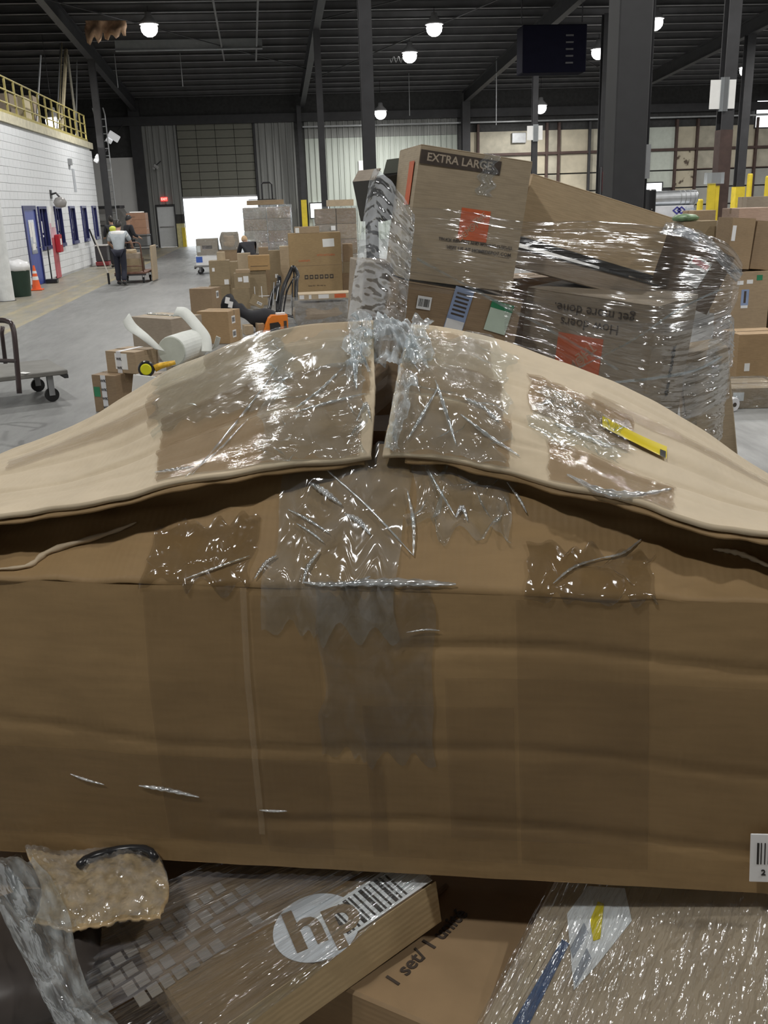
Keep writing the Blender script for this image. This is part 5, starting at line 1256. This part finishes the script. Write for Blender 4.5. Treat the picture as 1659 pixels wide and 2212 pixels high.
c, dm = carton_quad('second leaning carton at the right edge', (1637, 476), (1700, 480), (1657, 583), Yk2 + .1, 0, .42, k=1, tape='')
carton('carton standing behind the leaning cartons at the right', (*atY(1640, 600, Yk2 + 1.0).xy, 0), (.9, .5, zq + .45), 0, 3)
c, dm, zt, Yq = carton_px('pinkish flat carton on top of the leaning cartons', 1596, 1680, 449, 468, .5, z0=zq + .452, Y=Yk2 + .72, k=kraft('kraft_pink', (.50, .36, .28)))
for i, (x0, x1, y0, y1, Y, k) in enumerate(((1490, 1536, 455, 600, 17.0, 0), (1470, 1545, 478, 600, 16.4, 3), (1560, 1596, 478, 700, 15.8, 4), (1405, 1492, 470, 600, 18.0, 0), (1560, 1600, 515, 700, 14.8, 0), (1600, 1659, 425, 600, 24.0, 4))):
    carton_px(['tan carton between the white carton and the yellow guard', 'low wide carton right of the black cylinder', 'carton right of the yellow guard', 'carton below the silver roll', 'carton behind the pile\'s right shoulder', 'far carton stack beyond the leaning cartons'][i], x0, x1, y0, y1, .5, z0=0, Y=Y, k=k)
p = atY(1510, 502, 16.0)
t = thing('green_bag', 'green and white bag on the cartons near the yellow guard', 'bag', (p.x, p.y + .1, atY(1510, 478, 16.4).z))
t.location = (p.x, 16.6, atY(1507, 478, 16.4).z)
me = MB().lathe([(.02, 0), (.2, .01), (.24, .06), (.16, .11), (.02, .13)], 18)
for v in me.v: v += Vector((nz(v.x, v.y, 1, 9, .03), nz(v.y, v.x, 2, 9, .03), 0))
me.obj('bag_body', mat('green_bag', (.12, .20, .10), .4, var=.5, scale=9), t, smooth=True)
p = atY(1475, 495, 14.5)
t = thing('grey_bag', 'shiny grey plastic bundle at the pile\'s right shoulder', 'bag', (p.x, 14.5, 0)); me = MB().lathe([(.2, 0), (.25, .4), (.24, p.z - .1), (.12, p.z), (.02, p.z + .03)], 18)
for v in me.v: v += Vector((nz(v.x, v.y, v.z, 6, .04), nz(v.y, v.x, v.z, 6, .04), 0))
me.obj('bag_body', mat('grey_plastic', (.28, .29, .31), .25, var=.4, scale=7), t, smooth=True)
# white carton with a blue diamond logo, silver roll and black cylinder beyond the pile
c, dm, zt, Yq = carton_px('white carton with a blue diamond logo beyond the pile', 1386, 1489, 445, 600, .4, z0=0, Y=19.0, k=mat('white_card', (.72, .74, .78), .5), flaps=False, tape='')
lp = face_frame(dm, 'f', .20, .445, .003)
for s_, off in ((.10, -.045), (.10, .045)):
    n = MB().add([(-s_ + off, 0, 0), (off, -s_ * .8, 0), (s_ + off, 0, 0), (off, s_ * .8, 0), (-s_ * .55 + off, 0, 0), (off, -s_ * .42, 0), (s_ * .55 + off, 0, 0), (off, s_ * .42, 0)], [(0, 1, 5, 4), (1, 2, 6, 5), (2, 3, 7, 6), (3, 0, 4, 7)]); o = n.obj('logo', mat('logo_blue', (.06, .06, .32), .5), c); o.matrix_local = lp
write_on(c, dm, 'f', .42, .46, 'Serta', .1, mat('logo_pale', (.45, .55, .68), .5), bold=0, off=.004)
zq = zt
a, b_ = atY(1386, 430, 19.2), atY(1503, 430, 19.2)
t = thing('silver_roll', 'silver insulated duct roll lying on the white carton', 'roll', ((a.x + b_.x) / 2, 19.2, zq))
Mx = Matrix.Translation(Vector((0, 0, .145))) @ Matrix.Rotation(PI / 2, 4, 'Y'); L = (b_.x - a.x) / 2
MB().lathe([(.13, -L), (.142, -L + .02), (.142, L - .02), (.13, L)], 24, Mx).obj('roll_body', SILVER, t, smooth=False)
for k in range(4): MB().lathe([(.146, L * (.35 + k * .17)), (.146, L * (.35 + k * .17) + .02)], 24, Mx).obj('strap', GREYM, t)
a = atY(1435, 408, 17.6); z0 = atY(1435, 470, 18.0).z
t = thing('black_cylinder', 'black upright speaker-like cylinder in front of the silver roll', 'cylinder', (a.x, 18.25, atY(1466, 470, 18.0).z)); hc = a.z - t.location.z
MB().lathe([(.09, 0), (.105, .02), (.105, hc - .02), (.09, hc)], 24).obj('cylinder_body', BLACKM, t, smooth=False)
for k in range(2): MB().lathe([(.012, 0), (.012, .006)], 10, Matrix.Translation(Vector((0, -.104, hc * .22 + k * .05))) @ Matrix.Rotation(PI / 2, 4, 'X')).obj('knob', GREYM, t)
p = atY(1308, 415, 34); t = thing('fire_extinguisher', 'red fire extinguisher hung left of the wide dark column', 'extinguisher', (p.x, p.y, p.z))
hc = atY(1308, 360, 34).z - p.z
MB().lathe([(.10, 0), (.12, .03), (.12, hc * .8), (.05, hc * .92), (.04, hc)], 18).obj('cylinder_body', mat('extinguisher_red', (.45, .02, .03), .35), t, smooth=True); MB().box(-.1, .1, -.05, .05, hc, hc + .08).obj('valve', WHITE, t); MB().box(-.12, .12, .12, .315, -.1, hc).obj('bracket', STEEL, t)
hcol('slim dark post holding the red extinguisher', p.x, p.y + .48, .3, zr(34))
for i, (x, yt, Y) in enumerate(((1613, 375, 40.0), (1652, 380, 38.0), (1510, 430, 36.0))):
    p = atY(x, 470, Y); h = atY(x, yt, Y).z
    t = thing('bollard', ['tall yellow post by the far right column', 'yellow post at the right picture edge', 'short yellow post behind the silver roll'][i], 'post', (p.x, p.y, 0)); MB().lathe([(.11, .02), (.11, h - .05), (.08, h)], 18).obj('pipe', YELLOW, t, smooth=False); MB().lathe([(.16, 0), (.16, .02)], 18).obj('base_plate', STEEL, t)
# ================================================================== along the office wall
p = atZ(46, 640, 0)
t = thing('trash_can', 'dark green trash can lined with a white bag by the blue door', 'trash can', (p.x, p.y, 0)); hc = atY(45, 575, p.y).z; rc = 24 * p.y / 2050
MB().lathe([(rc * .8, 0), (rc * .82, .01), (rc, hc), (rc * .96, hc)], 28).obj('bin', mat('dark_green', (.012, .035, .022), .45), t, smooth=False)
q = MB().lathe([(rc * 1.03, hc - .1), (rc * 1.05, hc + .01), (rc * .9, hc + .09), (rc * .55, hc + .13), (rc * .2, hc + .1)], 28)
for v in q.v: v.z += nz(v.x, v.y, 0, 9, .05) if v.z > hc - .05 else nz(v.x, v.y, 3, 12, .04)
q.obj('bin_bag', mat('white_bag', (.78, .78, .79), .35, bump=.5, bscale=14), t, smooth=True)
def cone(label, x, y, ytop, z0=0, om=None):
    p = atZ(x, y, 0); h = atY(x, ytop, p.y).z
    t = thing('traffic_cone', label, 'traffic cone', (p.x, p.y, 0)); OC = om or mat('cone_orange', (.85, .13, .03), .4)
    MB().cbox(h * .5, h * .5, .035, .01).obj('base', OC, t); f = lambda z: h * (.19 - .155 * z / h)
    MB().lathe([(f(.03), .035), (f(h), h), (f(h) * .5, h)], 22).obj('cone_body', OC, t, smooth=False)
    for (a, b_) in ((.42, .56), (.68, .78)): MB().lathe([(f(h * a) + .004, h * a), (f(h * b_) + .004, h * b_)], 22).obj('reflective_band', WHITE, t)
cone('orange traffic cone with white bands beside the trash can', 80, 627, 573)
cone('red traffic cone in front of the pale far door', 379, 531, 515, om=mat('cone_red', (.85, .06, .06), .4))
# white round column at the left edge
p = atZ(14, 650, 0); t = thing('round_column', 'white painted round column at the left edge', 'column', (p.x, p.y, 0)); MB().lathe([(.19, .01), (.19, 4.13)], 26).obj('shaft', mat('white_col', (.72, .74, .74), .5), t, smooth=False); MB().lathe([(.22, 0), (.22, .01)], 26).obj('base_plate', STEEL, t)
# red stripe and extinguisher cabinet
t = thing('fire_station_board', 'red and pale striped fire equipment board on the white wall', 'board', (XL + .02, 30.85, 0))
MB().box(-.018, .012, -.3, .3, .02, 1.2).obj('red_board', mat('faded_red', (.45, .10, .12), .5, var=.25, scale=3), t); MB().box(-.018, .012, -.3, .3, 1.2, 1.62).obj('pink_board', mat('faded_pink', (.68, .42, .48), .5), t); MB().box(-.018, .012, -.3, .3, 1.62, 2.1).obj('sign_board', WHITE, t)
for k in range(3): MB().box(.012, .016, -.22, .22, 1.5 + k * .18, 1.62 + k * .18).obj('notice', PAPER, t)
t = thing('extinguisher_cabinet', 'red fire extinguisher cabinet mounted on the striped board', 'cabinet', (XL + .035, 31.0, .76)); MB().cbox(.14, .42, .52, .02).obj('case', mat('cabinet_red', (.42, .02, .035), .35), t, loc=(.07, 0, 0)); MB().box(.14, .145, -.1, .1, .22, .4).obj('cabinet_window', WHITE, t)
p = atX(111, 433, XL)
t = thing('wall_lamp', 'grey dome lamp high on the white block wall', 'lamp', (XL, p.y, p.z - .25)); MB().tube([(.0, 0, .42), (.16, 0, .46), (.25, 0, .34)], .03, 8).obj('bracket', BLACKM, t); MB().lathe([(.02, .32), (.13, .28), (.20, .16), (.15, .03), (.04, .0)], 22, Matrix.Translation(Vector((.25, 0, .03)))).obj('dome', mat('grey_dome', (.30, .29, .28), .35), t, smooth=True); MB().box(0, .03, -.1, .1, .3, .55).obj('wall_plate', BLACKM, t)
t = thing('wall_conduit', 'pale conduit pipes running down the white wall', 'pipe', (XL, 35.0, 2.55))
for dy in (-.3, .1, .3): MB().tube([(.03, dy, 0 if dy > 0 else .7), (.03, dy, 1.0 if dy < 0 else .75)], .022, 8).obj('pipe', mat('pale_pipe', (.5, .52, .55), .5), t)
MB().box(0, .1, -.42, -.15, .85, 1.05).obj('junction_box', GREYM, t)
p = atZ(104, 612, 0); t = thing('dust_pan', 'black long-handled dustpan standing by the blue door', 'dustpan', (p.x + .12, p.y, 0)); hp_ = atY(93, 533, p.y)
MB().tube([(0, 0, .03), (hp_.x - p.x, 0, hp_.z)], .02, 8).obj('handle', BLACKM, t); MB().cbox(.32, .25, .12, .02).obj('pan', BLACKM, t)
p = atZ(217, 575, 0)
t = thing('cleaning_cart', 'dark janitor cart with red base and leaning pole by the wall end', 'cart', (p.x + .12, p.y, .025)); s_ = p.y / 2050
MB().cbox(26 * s_, .5, 8 * s_, .02).obj('base', mat('dark_red', (.22, .03, .035), .5), t); MB().cbox(24 * s_, .46, 30 * s_, .03).obj('bin', mat('cart_black', (.04, .035, .04), .5), t, loc=(0, 0, 8 * s_)); MB().cbox(25 * s_, .48, 3 * s_, .02).obj('tray', mat('pale_tray', (.55, .53, .52), .5), t, loc=(0, 0, 38 * s_)); MB().tube([(-10 * s_, -.1, 40 * s_), (-19 * s_, -.1, 72 * s_)], .03, 8).obj('pole', BLACKM, t)
for sx in (-1, 1): MB().lathe([(.05, -.02), (.05, .02)], 14, Matrix.Translation(Vector((sx * 10 * s_, -.2, .03))) @ Matrix.Rotation(PI / 2, 4, 'Y')).obj('wheel', BLACK, t)
# compactor hood in the far corner
p = atZ(262, 545, 0)
t = thing('trash_compactor', 'grey steel compactor with slanted hood in the far left corner', 'machine', (-7.6, 49.4, 0)); GM = mat('compactor_grey', (.24, .235, .225), .55, var=.2)
MB().prism([(-.9, 0), (-.9, 2.0), (.55, 2.0), (1.15, 1.0), (1.15, 0)], -.8, .8).obj('body', GM, t); MB().box(-.95, .6, -.85, .85, 2.0, 2.12).obj('lid', STEEL, t); MB().box(-.85, .4, -.83, -.8, 1.45, 1.75).obj('panel', mat('compactor_panel', (.38, .38, .37), .5), t); MB().box(-.85, .4, -.83, -.8, 1.2, 1.25).obj('rib', STEEL, t)
p = atZ(333, 531, 0); t = thing('wet_floor_sign', 'yellow folding wet floor sign beside the pale far door', 'sign', (p.x, p.y, 0)); h = atY(333, 510, p.y).z
for sg in (-1, 1): MB().add([(-.17, sg * .16, 0), (.17, sg * .16, 0), (.1, sg * .02, h), (-.1, sg * .02, h), (-.17, sg * .16 + .02, 0), (.17, sg * .16 + .02, 0), (.1, sg * .02 + .02, h), (-.1, sg * .02 + .02, h)], [(0, 1, 2, 3), (7, 6, 5, 4), (0, 4, 5, 1), (1, 5, 6, 2), (2, 6, 7, 3), (3, 7, 4, 0)]).obj('leaf', YELLOW, t)
t = thing('jamb_guard', 'yellow and pale painted guard post left of the dock opening', 'guard', (-4.5, YF - .35, 0)); MB().box(-.2, .2, -.05, .12, 0, 1.15).obj('guard_plate', mat('pale_yellow', (.55, .50, .25), .5, var=.25), t); MB().box(.05, .22, -.07, .14, 0, .95).obj('guard_post', YELLOW, t)
# floodlights
def flood(label, x, y, Y, s=1.0, m=None):
    p = atY(x, y, Y); t = thing('flood_light', label, 'lamp', p, .3); t.rotation_euler = (.5, .6, .2)
    MB().cbox(.55 * s, .25 * s, .28 * s, .03).obj('housing', m or mat('flood_white', (.8, .82, .84), .3, emit=(1, 1, 1), estr=.35), t); MB().cbox(.3 * s, .2 * s, .22 * s, .03).obj('housing', m or MATS['flood_white'], t, loc=(-.1 * s, 0, -.26 * s)); MB().tube([(0, .1, .1), (.1, .9 * s, .5 * s)], .03, 6).obj('arm', STEEL, t)
flood('white twin floodlight in the far left corner', 243, 300, 50.4)
flood('small dark floodlight on the white end wall', 335, 362, 51.3, .5, mat('flood_grey', (.4, .4, .4), .4)); flood('pale floodlight at the upper end of the office wall', 213, 345, 40.8, .6)
# ------------------------------------------------------------------ deck railing and clutter above the office
RAIL = mat('rail_yellow', (.42, .36, .13), .5, var=.2)
rl = thing('railing', 'dusty yellow guard railing along the deck above the white wall', 'railing', (XL - .1, 26.0, 4.36))
for k in range(15): MB().box(-.025, .025, -.025 + k * .95, .025 + k * .95, 0, .95).obj('post', RAIL, rl)
for z in (.32, .64, .95): MB().tube([(0, -2, z), (0, 13.4, z)], .024, 8).obj('rail', RAIL, rl)
MB().box(-.03, .03, -2, 13.4, 0, .12).obj('toe_board', RAIL, rl)
TIM = mat('pale_timber', (.55, .48, .32), .7, var=.15)
def lean(label, a, b_, r, m, name='timber', X=-7.2):
    A_, B_ = atX(*a, X), atX(*b_, X); A_.z = 4.31 + r
    return tag(MB().tube([A_, B_], r, 6).obj(name, m), label, name)
lean('tall pale timber leaning on the deck behind the railing', (125, 245), (143, 108), .07, TIM, X=-7.0)
lean('thin dark rod leaning left of the pale timber', (70, 235), (88, 120), .03, GREYM); lean('thin rod close beside the pale timber', (112, 225), (131, 85), .022, GREYM); lean('second thin rod close beside the pale timber', (116, 225), (134, 85), .022, TIM)
lean('grey rod leaning right of the pale timber', (160, 230), (146, 118), .045, mat('dusty_grey', (.24, .23, .19), .7), X=-6.85); lean('thin rod crossing near the railing end', (155, 230), (166, 125), .025, GREYM, X=-6.8)
c = carton('tall pale carton standing on the deck behind the railing', (*atX(42, 230, -7.4).xy, 4.3), (.5, .9, 1.0), 0, TIM, flaps=False, tape='')
c = carton('dusty grey carton on the deck at the left edge', (*atX(12, 230, -7.5).xy, 4.3), (.5, 1.0, .95), 0, 4, flaps=False, tape=''); c = carton('dusty carton on the deck near the tall rods', (*atX(62, 230, -7.8).xy, 4.3), (.5, .8, 1.35), 0, 4, flaps=False, tape='')
t = thing('ladder', 'pale caged ladder at the end of the deck', 'ladder', (-6.3, 41.2, 0))
for sx in (-.2, .2): MB().tube([(sx, 0, 0), (sx, 0, 5.5), (sx, -.3, 5.7)], .025, 6).obj('rail', GREYM, t)
for k in range(20): MB().tube([(-.2, 0, .2 + k * .27), (.2, 0, .2 + k * .27)], .018, 6).obj('rung', GREYM, t)
# ================================================================== people
SKIN = mat('skin', (.42, .25, .17), .5, var=.05); HAIRD = mat('dark_hair', (.015, .012, .01), .5); DARKC = mat('black_clothing', (.02, .02, .025), .8); NAVC = mat('dark_trousers', (.018, .02, .035), .8)
SHW = mat('shirt_white', (.80, .80, .80), .8); SHG = mat('shirt_grey', (.40, .44, .47), .8)
def skin_obj(name, pts, edges, rad, m, parent, root=0, sub=2):
    me = bpy.data.meshes.new(name); me.from_pydata([tuple(p) for p in pts], edges, []); me.materials.append(m)
    o = link(name, me, parent); md = o.modifiers.new('skin', 'SKIN'); md.use_smooth_shade = True
    for i, r in enumerate(rad):
        sv = me.skin_vertices[0].data[i]; sv.radius = r if isinstance(r, tuple) else (r, r); sv.use_root = (i == root)
    s_ = o.modifiers.new('smooth', 'SUBSURF'); s_.levels = sub; s_.render_levels = sub
    return o
def person(label, base, rz, sc, J, top, low, hair=HAIRD, sleeve=True, cap=None, yoke=None, shoe=BLACK, vest=None):
    t = thing('person', label, 'person', base, rz); t.scale = (sc, sc, sc)
    V = {k: Vector(v) for k, v in J.items()}
    names = ['pelvis', 'waist', 'chest', 'neck', 'head0', 'head1', 'sl', 'el', 'wl', 'sr', 'er', 'wr', 'hl', 'kl', 'al', 'tl', 'hr', 'kr', 'ar', 'tr']
    V['waist'] = V['pelvis'].lerp(V['chest'], .5); V['head0'] = V['neck'].lerp(V['head'], .45); V['head1'] = V['head'] + (V['head'] - V['neck']).normalized() * .09
    pts = [V[n] for n in names]
    ix = {n: i for i, n in enumerate(names)}
    E_ = [('pelvis', 'waist'), ('waist', 'chest'), ('chest', 'neck'), ('neck', 'head0'), ('head0', 'head1'), ('chest', 'sl'), ('sl', 'el'), ('el', 'wl'), ('chest', 'sr'), ('sr', 'er'), ('er', 'wr'),
          ('pelvis', 'hl'), ('hl', 'kl'), ('kl', 'al'), ('al', 'tl'), ('pelvis', 'hr'), ('hr', 'kr'), ('kr', 'ar'), ('ar', 'tr')]
    rad = dict(pelvis=(.105, .08), waist=(.10, .075), chest=(.11, .08), neck=.055, head0=.075, head1=.085, sl=.05, el=.043, wl=.03, sr=.05, er=.043, wr=.03, hl=.075, kl=.058, al=.04, tl=.03, hr=.075, kr=.058, ar=.04, tr=.03)
    edges = [(ix[a], ix[b_]) for a, b_ in E_]; rads = [rad[n] for n in names]
    # hands: palm and five fingers as chains from each wrist
    for s_, wn, en in ((-1, 'wl', 'el'), (1, 'wr', 'er')):
        d = (V[wn] - V[en]).normalized(); side = Vector((1, 0, 0)); dn = d.cross(side).normalized()
        palm = V[wn] + d * .06; pts.append(palm); rads.append((.034, .018)); pi_ = len(pts) - 1; edges.append((ix[wn], pi_))
        for k, (off, L) in enumerate(((-.03, .06), (-.011, .075), (.010, .07), (.029, .055))):
            a = palm + d * .03 + side * off; b_ = a + d * L * .5 - Vector((0, 0, L * .4)); pts += [a, b_]; rads += [.010, .008]; edges += [(pi_, len(pts) - 2), (len(pts) - 2, len(pts) - 1)]
        a = palm - side * s_ * .035 - d * .01; b_ = a - side * s_ * .02 + d * .035; pts += [a, b_]; rads += [.011, .009]; edges += [(pi_, len(pts) - 2), (len(pts) - 2, len(pts) - 1)]
    skin_obj('body', pts, edges, rads, SKIN, t)
    # head shape with nose, ears and chin
    hd = MB(); up_ = (V['head1'] - V['neck']).normalized(); n = 18; hc_ = V['head'] + up_ * .03
    face = Vector((0, 1, 0)); face = (face - up_ * face.dot(up_)).normalized(); sd = face.cross(up_)
    for i in range(13):
        ph = PI * i / 12
        for k in range(n):
            th_ = 2 * PI * k / n; r = math.sin(ph); f_ = math.cos(th_); s_ = math.sin(th_)
            dd_ = .098 * r * f_; 
            if f_ > .92 and .42 < i / 12 < .62: dd_ += .022
            if i > 8 and f_ > 0: dd_ += .012
            hd.v.append(hc_ + face * dd_ + sd * (.077 * r * s_ * (1 - .18 * max(0, i - 8) / 4)) + up_ * (.125 * math.cos(ph)))
    for i in range(12):
        for k in range(n): hd.f.append((i * n + k, i * n + (k + 1) % n, (i + 1) * n + (k + 1) % n, (i + 1) * n + k))
    h_ = hd.obj('head', SKIN, t, smooth=True)
    for sg in (-1, 1):
        MB().lathe([(.006, -.006), (.018, 0), (.006, .006)], 10, Matrix.Translation(hc_ + sd * sg * .078) @ Matrix.Rotation(PI / 2, 4, 'Y')).obj('ear', SKIN, h_)
        MB().lathe([(.003, 0), (.011, .004), (.003, .008)], 8, Matrix.Translation(hc_ + sd * sg * .032 + face * .086 + up_ * .012)).obj('eye', BLACKP, h_)
    MB().box(-.022, .022, -.004, .004, -.004, .004, Matrix.Translation(hc_ + face * .094 - up_ * .062)).obj('mouth', mat('lips', (.3, .12, .1), .5), h_)
    # hair: shell over crown and back
    hr = MB(); rows_ = 8
    for i in range(rows_ + 1):
        for k in range(n + 1):
            th_ = 2 * PI * k / n; f_ = math.cos(th_); ph = PI * (.02 + (.36 + (.28 if cap else .40) * (1 - f_) / 2) * i / rows_); r = math.sin(ph)
            hr.v.append(hc_ + face * (.112 * r * f_) + sd * (.092 * r * math.sin(th_)) + up_ * (.140 * math.cos(ph)) + Vector((nz(k, i, 0, 2, .006), 0, 0)))
    for i in range(rows_):
        for k in range(n): hr.f.append((i * (n + 1) + k, i * (n + 1) + k + 1, (i + 1) * (n + 1) + k + 1, (i + 1) * (n + 1) + k))
    hr.obj('hair' if not cap else 'cap', cap or hair, t, smooth=True)
    if cap: MB().box(-.07, .07, .08, .19, -.006, .006, Matrix.Translation(hc_ + up_ * .06)).obj('cap_peak', cap, t)
    # clothing
    def sub_skin(name, ns, es, rr, m):
        id_ = {n_: i for i, n_ in enumerate(ns)}
        return skin_obj(name, [V[n_] if n_ in V else None for n_ in ns], [(id_[a], id_[b_]) for a, b_ in es], rr, m, t)
    V['neck0'] = V['chest'].lerp(V['neck'], .75); V['ml'] = V['sl'].lerp(V['el'], .85 if not sleeve else 1.0); V['mr'] = V['sr'].lerp(V['er'], .85 if not sleeve else 1.0)
    V['cl'] = V['el'].lerp(V['wl'], .85); V['cr'] = V['er'].lerp(V['wr'], .85); V['hem'] = V['pelvis'] + Vector((0, -.0, -.06))
    ns = ['waist', 'hem', 'chest', 'neck0', 'sl', 'ml', 'sr', 'mr'] + (['cl', 'cr'] if sleeve else [])
    es = [('waist', 'hem'), ('waist', 'chest'), ('chest', 'neck0'), ('chest', 'sl'), ('sl', 'ml'), ('chest', 'sr'), ('sr', 'mr')] + ([('ml', 'cl'), ('mr', 'cr')] if sleeve else [])
    sub_skin('shirt', ns, es, [(.155, .125), (.16, .13), (.18, .135), .075, .082, .066, .082, .066] + ([.05, .05] if sleeve else []), top)
    if yoke:
        V['y0'] = V['chest'] + Vector((0, 0, -.03))
        ns = ['chest', 'y0', 'neck0', 'sl', 'sr']; V['sl2'] = V['sl'].lerp(V['el'], .45); V['sr2'] = V['sr'].lerp(V['er'], .45)
        sub_skin('shirt_yoke', ['chest', 'y0', 'neck0', 'sl', 'sl2', 'sr', 'sr2'], [('chest', 'y0'), ('chest', 'neck0'), ('chest', 'sl'), ('sl', 'sl2'), ('chest', 'sr'), ('sr', 'sr2')], [(.192, .147), (.19, .145), .082, .094, .08, .094, .08], yoke)
    if vest: sub_skin('vest', ['waist', 'hem', 'chest', 'neck0'], [('waist', 'hem'), ('waist', 'chest'), ('chest', 'neck0')], [(.175, .145), (.178, .148), (.20, .155), .08], vest)
    V['a2l'] = V['kl'].lerp(V['al'], .95); V['a2r'] = V['kr'].lerp(V['ar'], .95)
    sub_skin('trousers', ['pelvis', 'hl', 'kl', 'a2l', 'hr', 'kr', 'a2r'], [('pelvis', 'hl'), ('hl', 'kl'), ('kl', 'a2l'), ('pelvis', 'hr'), ('hr', 'kr'), ('kr', 'a2r')], [(.15, .125), .11, .085, .075, .11, .085, .075], low)
    for a, b_ in (('al', 'tl'), ('ar', 'tr')): 
        V['h_'] = V[a] + (V[a] - V[b_]).normalized() * .05 + Vector((0, 0, -.02)); sub_skin('shoe', ['h_', a, b_], [('h_', a), (a, b_)], [.05, .052, .042], shoe)
    return t
WALK = dict(pelvis=(0, -.02, .93), chest=(0, .10, 1.30), neck=(0, .17, 1.44), head=(0, .23, 1.56), sl=(-.20, .12, 1.37), el=(-.30, .20, 1.12), wl=(-.27, .44, 1.02), sr=(.20, .12, 1.37), er=(.30, .20, 1.12), wr=(.27, .44, 1.02),
            hl=(-.09, -.02, .88), kl=(-.10, .06, .50), al=(-.10, .0, .09), tl=(-.10, .15, .05), hr=(.09, -.02, .88), kr=(.09, -.02, .48), ar=(.09, -.20, .10), tr=(.09, -.06, .05))
STAND = dict(pelvis=(0, 0, .94), chest=(0, .03, 1.33), neck=(0, .04, 1.48), head=(0, .06, 1.60), sl=(-.20, .03, 1.40), el=(-.25, .08, 1.14), wl=(-.2, .28, 1.05), sr=(.20, .03, 1.40), er=(.25, .08, 1.14), wr=(.2, .28, 1.05),
             hl=(-.09, 0, .89), kl=(-.10, .03, .50), al=(-.10, 0, .09), tl=(-.11, .15, .05), hr=(.09, 0, .89), kr=(.10, .03, .50), ar=(.10, 0, .09), tr=(.11, .15, .05))
BEND = dict(pelvis=(0, -.1, .90), chest=(0, .22, 1.18), neck=(0, .34, 1.26), head=(0, .43, 1.33), sl=(-.19, .26, 1.22), el=(-.24, .36, .98), wl=(-.2, .5, .82), sr=(.19, .26, 1.22), er=(.24, .36, .98), wr=(.2, .5, .82),
            hl=(-.09, -.1, .86), kl=(-.10, .04, .48), al=(-.10, -.02, .09), tl=(-.11, .13, .05), hr=(.09, -.1, .86), kr=(.10, .04, .48), ar=(.10, -.02, .09), tr=(.11, .13, .05))
p = atZ(264, 618, 0)
person('person seen from behind in a white and grey shirt and dark trousers pushing a cart', (p.x, p.y + .15, 0), -.08, .98, WALK, SHG, NAVC, sleeve=False, yoke=SHW)
BR = mat('cart_brown', (.16, .075, .05), .5)
cc = flat_cart('loaded brown platform cart pushed down the aisle by the person in grey', p.x + .18, p.y + 1.40, -.06, L=1.35, W_=.85, zd=.30, handle=.78, hm=BR, deckm=BR)
zc_ = .302
c = carton('large grey-brown carton on the pushed cart', (p.x + .10, p.y + 1.3, zc_), (.62, .8, .34), -.06, 3); c = carton('flat carton on top of the pushed cart load', (p.x + .12, p.y + 1.3, zc_ + .342), (.55, .7, .14), -.02, 4)
c = carton('pale rounded parcel on top of the pushed cart load', (p.x + .14, p.y + 1.25, zc_ + .485), (.3, .3, .1), .2, 2, flaps=False, tape='', bulge=.02)
t = tag(MB().cbox(.05, .75, .95, .02).obj('leaning_board', K[2], loc=(p.x + .70, p.y + 1.55, .02), rot=(0, .03, -.06)), 'tan board standing at the right of the pushed cart', 'board')
t = thing('long_pole', 'long pale pole lying slanted against the left of the pushed cart', 'pole', (p.x - .42, p.y + .55, 0)); A_ = atY(202, 508, p.y + .7); MB().tube([(0, 0, .3), (A_.x - p.x + .42, .15, A_.z)], .018, 8).obj('shaft', mat('pale_pole', (.55, .52, .47), .5), t); MB().tube([(0, 0, .02), (0, 0, .32)], .03, 8).obj('foot', BLACK, t)
p2_ = atZ(283, 575, 0)
person('person in black with a dark cap standing by stacked cartons in the aisle', (*atY(283, 560, 33.5).xy, 0), -1.0, 1.0, STAND, DARKC, DARKC, cap=BLACK)
person('person with dark clothes and yellow vest behind the cart pusher', (*atY(250, 560, 35.0).xy, 0), .5, 1.0, STAND, DARKC, DARKC, vest=mat('hi_vis', (.55, .60, .08), .6))
person('fair-haired person in black bending behind the cartons near the dock door', (*atY(541, 545, 24.3).xy, 0), .35, .84, BEND, DARKC, DARKC, hair=mat('fair_hair', (.50, .34, .19), .6))
# second cart with stacked cartons
q = atZ(308, 566, 0)
c2 = flat_cart('cart stacked with brown cartons beside the capped person', q.x, q.y + .9, -.06, L=1.3, W_=.85, zd=.55, handle=0)
t = thing('grey_tote', 'dark grey tote under the stacked cartons of the second cart', 'tote', (q.x - .15, q.y + .8, .552), -.06); MB().cbox(.78, .75, .40, .03).obj('tote_body', mat('tote_grey', (.08, .08, .08), .5), t); MB().cbox(.82, .79, .05, .015).obj('rim', mat('tote_rim', (.11, .11, .11), .5), t, loc=(0, 0, .40))
zc_ = 1.004
for i, h in enumerate((.24, .30, .24)):
    c = carton(['lowest', 'middle', 'topmost'][i] + ' reddish-brown carton on the second cart', (q.x - .12, q.y + .8, zc_), (.72, .6, h), -.06, kraft('kraft_red', (.30, .17, .11))); zc_ += h + .002
t = tag(MB().cbox(.5, .5, .05, .02).obj('white_packet', PAPER, loc=(q.x - .12, q.y + .8, zc_)), 'white packet lying on top of the stacked cartons', 'packet')
